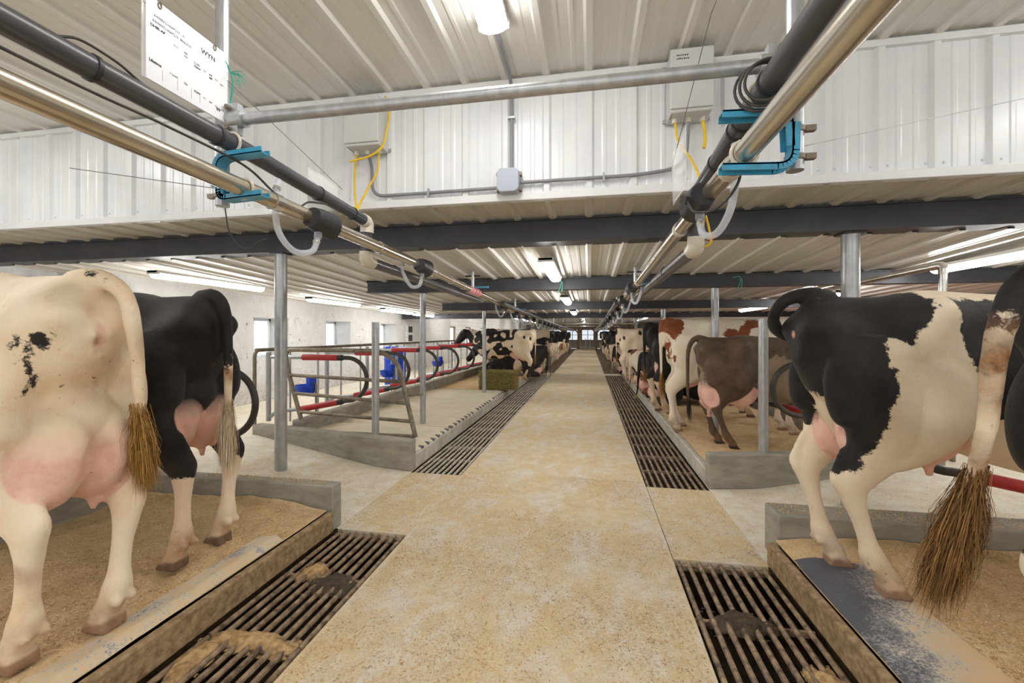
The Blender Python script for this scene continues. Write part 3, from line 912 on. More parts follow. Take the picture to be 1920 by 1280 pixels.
# milk inlets: black sleeve, valve, clear hose loop
def inlet(P, y, s, label, wide=False):
    x, _, z = at_y(P, y)
    t = thing('milk_inlet', label, 'milk inlet', (x, y, z), 0, 'milk inlets on the pipelines')
    sl = MB()
    n = 20
    def ring(yy, cx_, cz_, rx, rz):
        return [(cx_ + rx * math.cos(2 * PI * k / n), yy + 0.012 * math.sin(2 * PI * k / n), cz_ + rz * math.sin(2 * PI * k / n)) for k in range(n)]
    xo, zo = x + s * 0.032, z - 0.008
    rings = [ring(y - 0.075, xo, zo, 0.05, 0.05), ring(y - 0.02, xo, zo - 0.004, 0.058, 0.062), ring(y + 0.08, xo + s * 0.008, zo - 0.012, 0.058, 0.07),
             ring(y + 0.08, xo + s * 0.008, zo - 0.012, 0.05, 0.062), ring(y + 0.0, xo + s * 0.004, zo - 0.008, 0.046, 0.05)]
    V = [v for r in rings for v in r]
    F = [(i * n + k, i * n + (k + 1) % n, (i + 1) * n + (k + 1) % n, (i + 1) * n + k) for i in range(len(rings) - 1) for k in range(n)]
    F.append(tuple(range((len(rings) - 1) * n, len(rings) * n)))
    F.append(tuple(range(n))[::-1])
    sl.add(V, F)
    slo = sl.build('black_sleeve', M['blackpl'], t)
    vb = MB().tube([(xo, y - 0.02, zo - 0.05), (xo + s * 0.004, y - 0.03, zo - 0.095)], 0.019, 12)
    vb.build('valve', M['greyconduit'], t)
    MB().ell((xo + s * 0.012, y + 0.078, zo - 0.058), 0.017, 0.012, 0.015, 10, 8).build('blue_button', M['blue'], slo)
    hp = spline([(xo + s * 0.004, y - 0.03, zo - 0.09), (xo + s * 0.0, y - 0.07, zo - 0.165), (xo - s * 0.03, y - 0.16, zo - 0.18), (xo - s * 0.06, y - 0.225, zo - 0.10), (xo - s * 0.075, y - 0.225, zo + (0.04 if y < 2.2 else -0.05)), (xo - s * 0.08, y - 0.2, zo + (0.14 if y < 2.2 else 0.0))], 8)
    ho = MB().tube(hp, 0.0145, 12).build('milk_hose', M['hose'], t)
    for q in (2, len(hp) - 5):
        MB().tube([hp[q], hp[q + 1]], 0.017, 10).build('hose_ring', M['stainless_b'], ho)
    return t
inlet(SL, 1.94, 1, 'black milk inlet with clear hose loop on left pipeline, nearest the blue bracket')
inlet(SL, 3.27, 1, 'black milk inlet with clear hose loop under the nearest beam on the left')
inlet(SR, 1.93, -1, 'black milk inlet with plug and clear hose loop on right pipeline, nearest the blue bracket')
tL = [6.6, 7.9, 9.15, 10.4, 11.7, 13.0, 14.3, 15.6, 17.0, 18.4]
for i, y in enumerate(tL):
    inlet(SL, y, 1, '%s black milk inlet in the distant cluster on the left pipeline' % ORD[i])
for i, y in enumerate([4.72, 5.95, 7.2, 8.5, 9.8, 11.1, 12.4, 13.7, 15.0, 16.4]):
    inlet(SR, y, -1, '%s black milk inlet in the distant cluster on the right pipeline' % ORD[i])
# plug and lead of the right inlet
pl = thing('sensor_plug', 'black plug with thin lead on the right milk inlet', 'plug', (0.41, 1.90, 1.95))
MB().obox((0.395, 1.87, 1.955), 0.028, 0.05, 0.03, 0.3, 0.4).build('plug', M['blackpl'], pl)
MB().tube(spline([(0.395, 1.85, 1.945), (0.41, 1.78, 1.88), (0.47, 1.70, 1.87), (0.53, 1.66, 1.95), (0.53, 1.65, 2.06)]), 0.005, 8).build('lead', M['blackpl'], pl)
# coiled black cable round the right vacuum line
co = MB()
for q in range(3):
    yy = 1.37 + q * 0.04
    P_ = at_y(BR1r, yy)
    co.tube([(P_[0] - 0.015 + (0.06 + 0.008 * q) * math.cos(a), yy + 0.05 * math.sin(a * 0.5) - 0.02 * q, P_[2] + (0.062 + 0.006 * q) * math.sin(a)) for a in [2 * PI * k / 28 for k in range(29)]], 0.0048, 8)
tag(co.build('cable_coil', M['rubber']), 'loops of dark cable wound around the right black line by the pole', 'cable')
# cable clipped along the left vacuum line
cb = [(-1.40, 0.3, 2.10), (-1.40, 0.6, 2.095), (-1.385, 0.95, 2.085), (-1.40, 1.2, 2.10), (-1.40, 1.53, 2.095), (-1.38, 1.68, 2.03), (-1.37, 1.82, 2.01), (-1.40, 1.95, 2.07), (-1.405, 2.1, 2.105)]
tag(MB().tube(spline(cb), 0.005, 8).build('black_cable', M['rubber']), 'black cable sagging under the left black line', 'cable')
cb = [(-1.405, 0.91, 2.200), (-1.40, 0.96, 2.222), (-1.395, 1.05, 2.215), (-1.40, 1.13, 2.196), (-1.39, 1.22, 2.185)]
tag(MB().tube(spline(cb), 0.004, 8).build('black_cable', M['rubber']), 'black cable arching over the top of the left black line', 'cable')
# pink tape
pt = MB()
for q in range(7):
    y = 4.75 + q * 0.07
    P_ = at_y(SL, y)
    pt.tube([(P_[0], y - 0.02, P_[2]), (P_[0], y + 0.025, P_[2] + 0.001)], 0.038 + 0.006 * (q % 2), 14)
tag(pt.build('tape_wrap', M['pink']), 'torn pink tape wrapped on the left milk pipeline', 'tape')

# ------------------------------------------------------------------ record card on the left
cd = thing('record_card', 'white printed cow record card hanging from a wire at upper left', 'card', (-1.465, 1.36, 2.26))
XC = -1.465
MB().box(XC - 0.002, XC + 0.002, 1.19, 1.515, 2.262, 2.545).build('sheet', M['card'], cd, smooth=False)
MB().box(XC - 0.006, XC - 0.003, 1.18, 1.45, 2.262, 2.53).build('backing_sheet', M['sleeve'], cd, smooth=False)
for y in (1.235, 1.455):
    r_ = [(XC + 0.004, y + 0.006 * math.cos(a), 2.535 + 0.011 * math.sin(a)) for a in [2 * PI * k / 12 for k in range(13)]]
    MB().tube(r_, 0.002, 6).build('ring_clip', M['galv_dirty'], cd)
def text(s, y, z, size, m, parent, name='print', ext=0.0004):
    cu = bpy.data.curves.new(name, 'FONT')
    cu.body = s
    cu.size = size
    cu.extrude = ext
    cu.offset = size * 0.02
    tmp = bpy.data.objects.new(name, cu)
    COL.objects.link(tmp)
    dg = bpy.context.evaluated_depsgraph_get()
    me = bpy.data.meshes.new_from_object(tmp.evaluated_get(dg))
    bpy.data.objects.remove(tmp)
    R = Matrix(((0, 0, 1), (1, 0, 0), (0, 1, 0)))
    o = wpos(parent)
    for v in me.vertices:
        v.co = R @ v.co + Vector((XC + 0.0026, y, z)) - o
    me.materials.clear()
    me.materials.append(m)
    ob = bpy.data.objects.new(name, me)
    COL.objects.link(ob)
    ob.parent = parent
    return ob
text('WYN', 1.395, 2.478, 0.026, M['ink'], cd)
text('99', 1.462, 2.292, 0.019, M['ink'], cd)
for (s, y, z, sz, mm) in (('840003214069215   A', 1.215, 2.486, 0.0125, 'inkl'), ('840003214069215  MALICK', 1.21, 2.466, 0.0125, 'inkl'), ('DHIR-AP', 1.203, 2.447, 0.0135, 'ink'),
                          ('7/11', 1.285, 2.43, 0.010, 'inkl'), ('305', 1.325, 2.43, 0.010, 'inkl'), ('326', 1.325, 2.418, 0.010, 'inkl'),
                          ('22,051', 1.365, 2.418, 0.010, 'inkl'), ('22,044', 1.365, 2.406, 0.010, 'ink'), ('3.7', 1.405, 2.412, 0.010, 'inkl'), ('641', 1.43, 2.412, 0.010, 'ink'), ('689', 1.43, 2.40, 0.010, 'ink'), ('3.1', 1.457, 2.408, 0.010, 'inkl'), ('674', 1.48, 2.402, 0.010, 'inkl'),
                          ('Lifetime', 1.198, 2.325, 0.0135, 'ink'), ('1 Lacts', 1.27, 2.322, 0.011, 'inkl'), ('326', 1.325, 2.318, 0.010, 'inkl'), ('22,044', 1.365, 2.312, 0.010, 'ink'), ('3.1', 1.405, 2.308, 0.009, 'inkl'), ('689', 1.43, 2.306, 0.009, 'inkl'), ('3.1', 1.457, 2.304, 0.009, 'inkl'), ('674', 1.484, 2.302, 0.009, 'inkl')):
    text(s, y, z, sz, M[mm], cd)
rl = MB()
for y in (1.245, 1.30, 1.355, 1.39):
    rl.box(XC + 0.002, XC + 0.0026, y, y + 0.0008, 2.28, 2.318)
rl.build('ruled_lines', M['inkl'], cd, smooth=False)
# wires along the lines
def wire(pts, r, m, label, name='wire'):
    return tag(MB().tube(pts, r, 6).build(name, m), label, 'wire')
wire([(-1.465, -1.0, 2.56), (-1.465, 1.0, 2.55), (-1.465, 2.35, 2.27)], 0.0016, M['wire'], 'thin wire carrying the white record card, passing above the left milk line')
wire([(0.50, -1.0, 2.75), (0.42, 1.6, 2.52), (0.42, 2.35, 2.25)], 0.0016, M['wire'], 'thin wire carrying the clear sleeve at upper right')
wire([(-4.5, 3.0, 2.86), (-2.9, 2.95, 2.56)], 0.003, M['rubber'], 'dark wire strung towards the plug at left of the drop wall')
wire([(-2.9, 2.95, 2.56), (-1.53, 1.56, 1.99)], 0.0016, M['wire'], 'thin wire from the hanging plug to the left pole')
wire([(0.69, 1.56, 2.02), (3.0, 3.0, 2.86)], 0.0016, M['wire'], 'thin wire from the right pole across the ribbed wall')
pg = thing('hanging_plug', 'pale plug with black tail cord hanging before the ribbed wall at left', 'plug', (-2.85, 2.9, 2.5))
MB().obox((-2.84, 2.9, 2.545), 0.10, 0.03, 0.03, 0.2, 0, 0.3).build('plug_body', M['pvcw'], pg)
MB().tube(spline([(-2.9, 2.95, 2.55), (-2.83, 2.9, 2.46), (-2.81, 2.9, 2.33), (-2.78, 2.9, 2.2), (-2.66, 2.88, 2.08), (-2.55, 2.86, 2.06), (-2.46, 2.84, 2.10), (-2.38, 2.82, 2.115)]), 0.005, 8).build('tail_cord', M['blackpl'], pg)
# clear card sleeves without cards
for (x, y0, y1, z0, z1, lab) in ((-1.46, 2.02, 2.32, 2.03, 2.28, 'empty clear plastic sleeve hanging on the left wire by the grey box'), (0.42, 1.98, 2.28, 2.05, 2.33, 'empty clear plastic sleeve hanging on the right wire')):
    tt = MB()
    tt.grid(y0, y1, z0, z1, 10, 10, lambda a, b: x + 0.008 * math.sin((a - y0) * 14) * math.sin((b - z0) * 9))
    tt.V = [(v[2], v[0], v[1]) for v in tt.V]
    o = tt.build('plastic_sleeve', M['sleeve'])
    sd = o.modifiers.new('thick', 'SOLIDIFY'); sd.thickness = 0.0015
    tag(o, lab, 'sleeve')
# green twine on the left pole
tw = MB().tube(spline([(-1.53, 1.50, 2.50), (-1.47, 1.50, 2.515), (-1.465, 1.53, 2.49), (-1.45, 1.53, 2.44), (-1.46, 1.53, 2.36), (-1.455, 1.53, 2.31)]), 0.004, 6)
for q in range(9):
    tw.tube(spline([(-1.462, 1.53, 2.485), (-1.44 + 0.006 * q, 1.52, 2.47 - 0.008 * (q % 4)), (-1.425 + 0.004 * q, 1.51 + 0.01 * (q % 3), 2.455 - 0.012 * (q % 5))], 4), 0.0016, 5)
tag(tw.build('twine', M['twine']), 'frayed green twine tied around the left hanger pole', 'twine')
def twine(x, y, z, lab):
    m_ = MB().tube(spline([(x - 0.07, y, z), (x, y - 0.01, z + 0.012), (x + 0.012, y - 0.01, z - 0.05), (x - 0.03, y - 0.012, z - 0.16)]), 0.005, 6)
    m_.tube(spline([(x + 0.0, y - 0.01, z + 0.012), (x + 0.03, y - 0.012, z - 0.04), (x + 0.02, y - 0.014, z - 0.14)]), 0.005, 6)
    tag(m_.build('twine', M['twine']), lab, 'twine')
twine(-0.36, 5.38, 2.07, 'green twine hanging from second beam below the aisle lamp')
twine(1.72, 5.38, 2.06, 'green twine hanging from second beam above the brown cow')

# ------------------------------------------------------------------ control boxes and conduits on the drop wall
def control_box(x0, x1, z0, z1, label):
    t = thing('control_box', label, 'box', ((x0 + x1) / 2, YW - 0.1, z0))
    MB().box(x0, x1, YW - 0.19, YW - 0.02, z0, z1).build('enclosure', M['boxgrey'], t, bevel=0.008)
    MB().box(x0 - 0.004, x1 + 0.004, YW - 0.205, YW - 0.188, z0 + 0.02, z1 + 0.004).build('lid', M['boxgrey'], t, bevel=0.006)
    lt = MB()
    lt.box(x0 + 0.01, x0 + 0.016, YW - 0.17, YW - 0.09, z0 - 0.001, z0 + 0.03)
    lt.build('hinge', M['galv_dirty'], t, smooth=False)
    for dx in (0.16, 0.5, 0.84):
        x = x0 + (x1 - x0) * dx
        MB().tube([(x, YW - 0.1, z0 - 0.03), (x, YW - 0.1, z0 + 0.002)], 0.017, 10).build('cable_gland', M['pvcw'], t)
    for zz in (z0 + 0.02, z1 - 0.02):
        MB().box(x0 - 0.022, x1 + 0.022, YW - 0.035, YW - 0.022, zz - 0.012, zz + 0.012).build('mount_tab', M['galv'], t, smooth=False)
    return t
bxL = control_box(-1.80, -1.53, 2.80, 3.16, 'pale grey control box high on the drop wall, left of the aisle')
bxR = control_box(0.52, 0.78, 2.84, 3.24, 'pale grey control box high on the drop wall, right of the aisle')
# two small pen-written lines on the right box lid
xk = MB()
random.seed(3)
for row in range(2):
    x = 0.555
    while x < 0.625:
        w = random.uniform(0.005, 0.009)
        xk.box(x, x + w, YW - 0.2062, YW - 0.205, 3.195 - row * 0.022, 3.195 - row * 0.022 + random.uniform(0.006, 0.011))
        x += w + 0.004
xk.build('pen_marks', M['ink'], bxR, smooth=False)
jb = thing('junction_box', 'grey octagonal junction box low on the drop wall over the aisle', 'box', (-0.56, YW - 0.05, 2.43))
JX, JZ = -0.575, 2.505
oc = [(JX + sx * a, JZ + sz * b) for (sx, sz, a, b) in ((1, 1, 0.055, 0.085), (1, 1, 0.08, 0.06), (1, -1, 0.08, 0.06), (1, -1, 0.055, 0.085), (-1, -1, 0.055, 0.085), (-1, -1, 0.08, 0.06), (-1, 1, 0.08, 0.06), (-1, 1, 0.055, 0.085))]
q_ = MB().prism([(x, z) for x, z in oc], YW - 0.115, YW - 0.02)
q_.V = [(v[0], v[2], v[1]) for v in q_.V]
q_.build('box_lid', M['jbox'], jb, smooth=False, bevel=0.006)
for sx in (-1, 1):
    for sz in (-1, 1):
        MB().obox((JX + sx * 0.082, YW - 0.05, JZ + sz * 0.055), 0.02, 0.05, 0.025).build('lug', M['galv_dirty'], jb, smooth=False)
yc_ = YW - 0.035
def conduit(pts, label, straps=()):
    t = thing('conduit', label, 'conduit', pts[0])
    MB().tube(fillet(pts, 0.16, 8), 0.0125, 12).build('tube', M['greyconduit'], t)
    for (p, hor) in straps:
        MB().box(p[0] - (0.007 if hor else 0.026), p[0] + (0.007 if hor else 0.026), p[1] - 0.018, p[1] + 0.015, p[2] - (0.028 if hor else 0.007), p[2] + (0.028 if hor else 0.007)).build('strap', M['galv'], t, smooth=False)
conduit([(-1.665, YW - 0.1, 2.79), (-1.665, yc_, 2.70), (-1.665, yc_, 2.47), (-1.45, yc_, 2.47), (-0.66, yc_, 2.475)], 'grey conduit curving from left control box to the junction box', [((-1.2, yc_, 2.472), True)])
conduit([(-0.49, yc_, 2.505), (0.35, yc_, 2.505), (0.65, yc_, 2.54), (0.65, YW - 0.1, 2.82)], 'grey conduit curving from junction box up to the right control box', [((0.1, yc_, 2.505), True)])
conduit([(-0.56, yc_, 2.59), (-0.56, yc_, HI - 0.1), (-0.56, YW - 0.12, HI - 0.035), (-0.56, 2.5, HI - 0.035)], 'grey conduit rising from junction box to the big strip lamp', [((-0.56, yc_, 2.98), False)])
def cable(pts, m, label, r=0.008):
    tag(MB().tube(spline(pts), r, 8).build('cable', m), label, 'cable')
yb_ = YW - 0.1
cable([(-1.52, yb_, 3.2), (-1.49, yb_, 3.1), (-1.49, yb_ - 0.03, 2.95), (-1.52, yb_ - 0.05, 2.80), (-1.62, yb_ - 0.06, 2.73), (-1.78, yb_ - 0.06, 2.70)], M['yellow'], 'yellow cable looping down the right side of the left control box')
cable([(-1.76, yb_, 2.78), (-1.76, yb_ - 0.02, 2.66), (-1.68, 2.85, 2.45), (-1.58, 2.72, 2.22), (-1.47, 2.6, 2.12)], M['yellow'], 'yellow cable dropping from the left gland of the left control box')
cable([(-1.57, yb_, 2.78), (-1.58, yb_ - 0.02, 2.62), (-1.60, 2.88, 2.45), (-1.58, 2.72, 2.25), (-1.46, 2.6, 2.11)], M['yellow'], 'yellow cable dropping from the right gland of the left control box')
cable([(0.565, yb_, 2.82), (0.58, yb_ - 0.03, 2.68), (0.63, 2.85, 2.5), (0.62, 2.6, 2.3), (0.58, 2.4, 2.1)], M['yellow'], 'yellow cable dropping from the left gland of the right control box')
cable([(0.74, yb_, 2.82), (0.75, yb_ - 0.02, 2.70), (0.74, yb_ - 0.03, 2.62)], M['yellow'], 'short yellow cable below the right gland of the right control box', 0.011)
cable([(0.60, 2.38, 2.02), (0.62, 2.38, 1.93), (0.63, 2.40, 1.88), (0.60, 2.42, 1.87), (0.585, 2.40, 1.93), (0.60, 2.40, 2.02)], M['yellow'], 'yellow cable loop beside the right white elbow', 0.006)
tag(MB().obox((0.64, 2.42, 1.91), 0.045, 0.012, 0.016, 0, 0, -0.6).build('cable_tag', M['red']), 'small red tag on the cable loop by the right elbow', 'tag')
# stainless bent pipe at upper right
t = thing('bent_pipe', 'bent stainless pipe with elbow below second beam at far right', 'pipe', (3.1, 4.6, 1.6))
MB().tube(fillet([(3.12, 4.45, 1.3), (3.12, 4.45, 2.02), (2.75, 5.2, 1.93)], 0.05), 0.03, 14).build('pipe', M['stainless_b'], t)
MB().tube(fillet([(3.12, 4.45, 1.94), (3.12, 4.45, 2.02), (3.08, 4.53, 2.01)], 0.05), 0.037, 14).build('elbow', M['stainless_b'], t)

# ------------------------------------------------------------------ stall dividers, gate, stanchions
def divider(X, y, s, zt=1.11, zb=0.585, zf=0.3):
    """loop divider: s=+1 reaches towards +x (left stalls), -1 towards -x (right stalls); base at its manger foot"""
    x_in = X - s * 1.35
    t = bpy.data.objects.new('stall_divider', None)
    COL.objects.link(t)
    t.location = (x_in, y, zf)
    r = 0.024
    rad = (zt - zb) / 2
    cx = X - s * rad
    arc = [(cx + s * rad * math.cos(a), y, (zt + zb) / 2 + rad * math.sin(a)) for a in [PI / 2 - PI * k / 20 for k in range(21)]]
    MB().tube([(cx - s * 0.16, y, zt)] + arc + [(cx - s * 0.16, y, zb - 0.03)], r + 0.002, 14).build('loop', M['rubber'], t)
    MB().tube([(cx - s * 0.06, y, zt), (cx - s * 0.14, y, zt)], r + 0.012, 14).build('cuff', M['blackpl'], t)
    MB().tube([(cx - s * 0.06, y, zb - 0.01), (cx - s * 0.14, y, zb - 0.025)], r + 0.012, 14).build('cuff', M['blackpl'], t)
    MB().tube([(cx - s * 0.12, y, zt), (cx - s * 0.60, y, zt)], r + 0.013, 14).build('red_sleeve', M['red'], t)
    MB().tube([(cx - s * 0.12, y, zb - 0.022), (cx - s * 0.62, y, zb - 0.12)], r + 0.013, 14).build('red_sleeve', M['red'], t)
    MB().tube([(cx - s * 0.58, y, zt), (x_in, y, zt)], r, 12).build('upper_arm', M['galv'], t)
    MB().tube(fillet([(cx - s * 0.60, y, zb - 0.116), (x_in + s * 0.12, y, zb - 0.16), (x_in + s * 0.02, y, zf + 0.05)], 0.08), r, 12).build('lower_arm', M['galv'], t)
    MB().tube([(x_in, y, zf), (x_in, y, zt + 0.06)], 0.03, 12).build('stanchion', M['galv'], t)
    return t
base = divider(-2.65, 4.77, 1)
tag(base, 'red-sleeved black loop divider seen through the gate, nearest the left concrete curb', 'divider', 'loop dividers of the left stalls')
for i in range(1, 7):
    c = copy_tree(base)
    c.location.y = 4.77 + 1.22 * i
    tag(c, '%s red-sleeved loop divider of the empty left stalls, counted from the curb' % ORD[i], 'divider', 'loop dividers of the left stalls')
c = divider(-2.60, 2.96, 1, zf=0.188)
tag(c, 'red-sleeved black loop divider just behind the black cow', 'divider', 'loop dividers of the left stalls')
base = divider(1.81, 4.68, -1)
tag(base, 'red-sleeved black loop divider in front of the brown cow', 'divider', 'loop dividers of the right stalls')
for i in range(1, 6):
    c = copy_tree(base)
    c.location.y = (4.68, 5.42, 6.44, 7.56, 8.72, 9.98)[i]
    tag(c, '%s loop divider of the right stalls, mostly hidden by cows behind the brown one' % ORD[i], 'divider', 'loop dividers of the right stalls')
c = divider(1.85, 2.945, -1, zf=0.2)
tag(c, 'red-sleeved black loop divider under the belly of the black and white cow', 'divider', 'loop dividers of the right stalls')
# gate standing across the empty left stall
g = thing('stall_gate', 'dirty tubular gate leaning across the first empty left stall', 'gate', (-2.7, 4.55, 0.2))
def gp(u, z):      # along the gate plane
    lean = 0.0
    return (-3.48 + u * 1.57, 4.63 - u * 0.13, z)
fr = fillet([gp(0.03, 0.37), gp(-0.09, 0.95), gp(-0.12, 1.20), gp(0.0, 1.21), gp(0.72, 1.205), gp(0.86, 1.08), gp(1.0, 0.245)], 0.12, 8)
MB().tube(fr, 0.026, 14).build('frame', M['galv_dirty'], g)
for (ua, za, ub, zb) in ((-0.07, 0.90, 0.895, 0.86), (-0.03, 0.68, 0.935, 0.62), (0.01, 0.46, 0.97, 0.42), (0.45, 0.24, 0.99, 0.255)):
    MB().tube([gp(ua, za), gp(ub, zb)], 0.021, 12).build('rail', M['galv_dirty'], g)
MB().tube([gp(0.92, 0.72), (-1.85, 4.58, 0.72)], 0.014, 10).build('latch_pin', M['galv_dirty'], g)
# second gate frame end and manger rails
def manger_rail(x, y0, y1, label, s):
    t = thing('manger_rail', label, 'rail', (x, y0, 0.2))
    MB().tube([(x, y0, 1.20), (x, y1, 1.20)], 0.024, 12).build('top_rail', M['galv_dirty'], t)
    MB().tube(fillet([(x - s * 0.02, y0, 0.2), (x - s * 0.02, y0, 1.2), (x - s * 0.02, y0 + 0.3, 1.2)], 0.1), 0.022, 12).build('end_post', M['galv_dirty'], t)
    n = int((y1 - y0) / 0.61)
    for i in range(1, n + 1):
        MB().tube([(x, y0 + i * 0.61, 0.2), (x, y0 + i * 0.61, 1.19)], 0.014, 10).build('upright', M['galv'], t)
manger_rail(-4.05, 4.62, 13.2, 'pipe rail with uprights along the manger of the left stalls', 1)
manger_rail(3.35, 4.7, 13.2, 'pipe rail with uprights along the manger of the right stalls', -1)
t = thing('neck_rail', 'pale horizontal pipe above the backs of the distant left cows', 'rail', (-3.95, 13.4, 0.19))
MB().tube([(-3.95, 13.4, 1.5), (-3.95, 41, 1.5)], 0.03, 10).build('pipe', M['galv_dirty'], t)
for i in range(10):
    y = 13.5 + i * 3.0
    MB().tube([(-3.95, y, 0.19), (-3.95, y, 1.5)], 0.025, 8).build('stand', M['galv'], t)
# water bowls
def bowl(x, y, z, label):
    t = thing('water_bowl', label, 'water bowl', (x, y, z - 0.11), 0, 'blue water bowls')
    mb = MB()
    n = 20
    prof = [(0.03, -0.11), (0.10, -0.10), (0.135, -0.05), (0.145, 0.03), (0.135, 0.03), (0.125, -0.04), (0.09, -0.085), (0.0, -0.09)]
    V = [(x + r * math.cos(2 * PI * k / n), y + r * math.sin(2 * PI * k / n), z + h) for r, h in prof for k in range(n)]
    F = [(i * n + k, i * n + (k + 1) % n, (i + 1) * n + (k + 1) % n, (i + 1) * n + k) for i in range(len(prof) - 1) for k in range(n)]
    mb.add(V, F)
    mb.F.append(tuple(range(n))[::-1])
    mb.build('basin', M['blue'], t)
    hd = MB().obox((x + 0.09, y, z + 0.07), 0.07, 0.16, 0.17)
    hd.build('back_guard', M['blue'], t, bevel=0.02)
    MB().tube(fillet([(x + 0.11, y, z + 0.05), (x + 0.16, y, z + 0.05), (x + 0.16, y, 0.36 if x > -3.9 else 0.19)], 0.03), 0.013, 10).build('feed_pipe', M['galv_dirty'], t)
bowl(-3.9, 5.35, 0.66, 'blue water bowl visible through the gate')
bowl(-3.9, 7.8, 0.66, 'blue water bowl behind the second loop divider')
bowl(-3.9, 10.6, 0.66, 'blue water bowl by the head of the spotted cow')
t = thing('blue_barrel', 'tall blue barrel standing in the left feed passage', 'barrel', (-4.5, 9.4, 0.19))
pr_b = [(0.0, 0.19), (0.21, 0.19), (0.24, 0.22), (0.25, 0.5), (0.265, 0.52), (0.25, 0.54), (0.25, 0.80), (0.265, 0.82), (0.25, 0.84), (0.24, 1.08), (0.21, 1.11), (0.0, 1.11)]
mb = MB(); n = 24
mb.add([(-4.5 + r * math.cos(2 * PI * k / n), 9.4 + r * math.sin(2 * PI * k / n), z) for r, z in pr_b for k in range(n)],
       [(i * n + k, i * n + (k + 1) % n, (i + 1) * n + (k + 1) % n, (i + 1) * n + k) for i in range(len(pr_b) - 1) for k in range(n)])
mb.build('drum', M['blue'], t)
MB().tube([(-4.62, 9.4, 1.11), (-4.62, 9.4, 1.135)], 0.03, 12).build('bung', M['blackpl'], t)
t = thing('vent_niche', 'white-framed pair of dark square niches on the left stone wall', 'niche', (-5.77, 13.2, 1.1))
MB().box(-5.80, -5.74, 12.85, 13.35, 1.1, 1.72).build('frame', M['tilewall'], t, smooth=False)
for z in (1.17, 1.45):
    MB().box(-5.745, -5.735, 12.95, 13.25, z, z + 0.2).build('opening', M['gapdark'], t, smooth=False)  # solid plates coloured dark for the shade inside the niches
# hay bale
t = thing('hay_bale', 'small square hay bale at the end of the cream mattresses', 'hay bale', (-1.95, 9.2, 0.2))
MB().box(-2.32, -1.6, 9.02, 9.4, 0.2, 0.56).build('core', M['straw'], t, smooth=False, bevel=0.05)
random.seed(11)
hb = MB()
for q in range(9000):
    f = random.random()
    x, y, z = random.uniform(-2.36, -1.56), random.uniform(8.98, 9.44), random.uniform(0.19, 0.6)
    ax = random.choice((0, 1, 2, 1))
    if ax == 0: x = random.choice((-2.34, -1.58)) + random.gauss(0, 0.012)
    elif ax == 1: y = 9.0 + random.gauss(0, 0.012)
    else: z = 0.575 + random.gauss(0, 0.012)
    L = random.uniform(0.02, 0.09)
    d = Vector((random.gauss(0, 1), random.gauss(0, 0.5), random.gauss(0, 0.7))).normalized() * L / 2
    w = Vector((random.gauss(0, 1), random.gauss(0, 1), random.gauss(0, 1))).cross(d).normalized() * 0.0022
    p = Vector((x, y, z))
    hb.add([p - d - w, p - d + w, p + d + w, p + d - w], [(0, 1, 2, 3)])
tag(hb.build('hay_stems', M['hay'], t, smooth=False), kind='stuff')
# far end: rails, gate posts, timber posts
t = thing('end_rail', 'low pale rail across the far end of the aisle', 'rail', (-0.36, 41.4, 0.0))
MB().tube([(-3.2, 41.4, 0.12), (2.4, 41.4, 0.12)], 0.06, 10).build('bottom_rail', M['trimw'], t)
for x in (-0.9, -0.36, 0.1):
    MB().tube([(x, 41.4, 0.0), (x, 41.4, 0.95)], 0.035, 8).build('upright', M['trimw'], t)
for (y, z, lab) in ((30.0, 2.15, 'pale pipe crossing high over the far aisle'), (22.0, 1.92, 'pale pipe crossing the far aisle at the end of the milk lines'), (36.0, 2.05, 'farthest pale pipe crossing high over the aisle')):
    t = thing('cross_pipe', lab, 'pipe', (-0.4, y, z))
    MB().tube([(-3.2, y, z), (2.4, y, z)], 0.035, 10).build('pipe', M['stainless_b'], t)
    for x in (-3.0, -1.8, 1.0, 2.2):
        MB().tube([(x, y, z), (x, y, 2.5)], 0.02, 8).build('hanger', M['galv'], t)
for i, (x, y) in enumerate(((-1.0, 40.6), (0.62, 40.6), (-2.4, 40.6), (2.15, 40.6), (3.6, 40.6))):
    t = thing('timber_post', '%s brown timber post at the far end windows' % ['left of the aisle', 'right of the aisle', 'outer left', 'outer right', 'rightmost'][i], 'post', (x, y, 0.0), 0, 'timber posts at the far end')
    MB().box(x - 0.11, x + 0.11, y - 0.11, y + 0.11, 0.0, 2.5).build('shaft', M['wood'], t, smooth=False)
    for s in (-1, 1):
        MB().obox((x + s * 0.26, y, 1.75), 0.62, 0.12, 0.12, 0, 0, s * -0.9).build('brace', M['wood'], t, smooth=False)
# hanging chains and stubs over the far aisle
random.seed(5)
for i in range(14):
    x = (-1.7 if i % 2 else 0.9) + random.uniform(-0.35, 0.35)
    y = 14.5 + i * 1.1
    t = thing('drop_pipe', '%s thin drop pipe under the far ceiling' % ORD[i], 'pipe', (x, y, 1.8), 0, 'drop pipes under the far ceiling')
    MB().tube([(x, y, 1.8), (x, y, 2.5)], 0.02, 8).build('pipe', M['galv_dirty'], t)
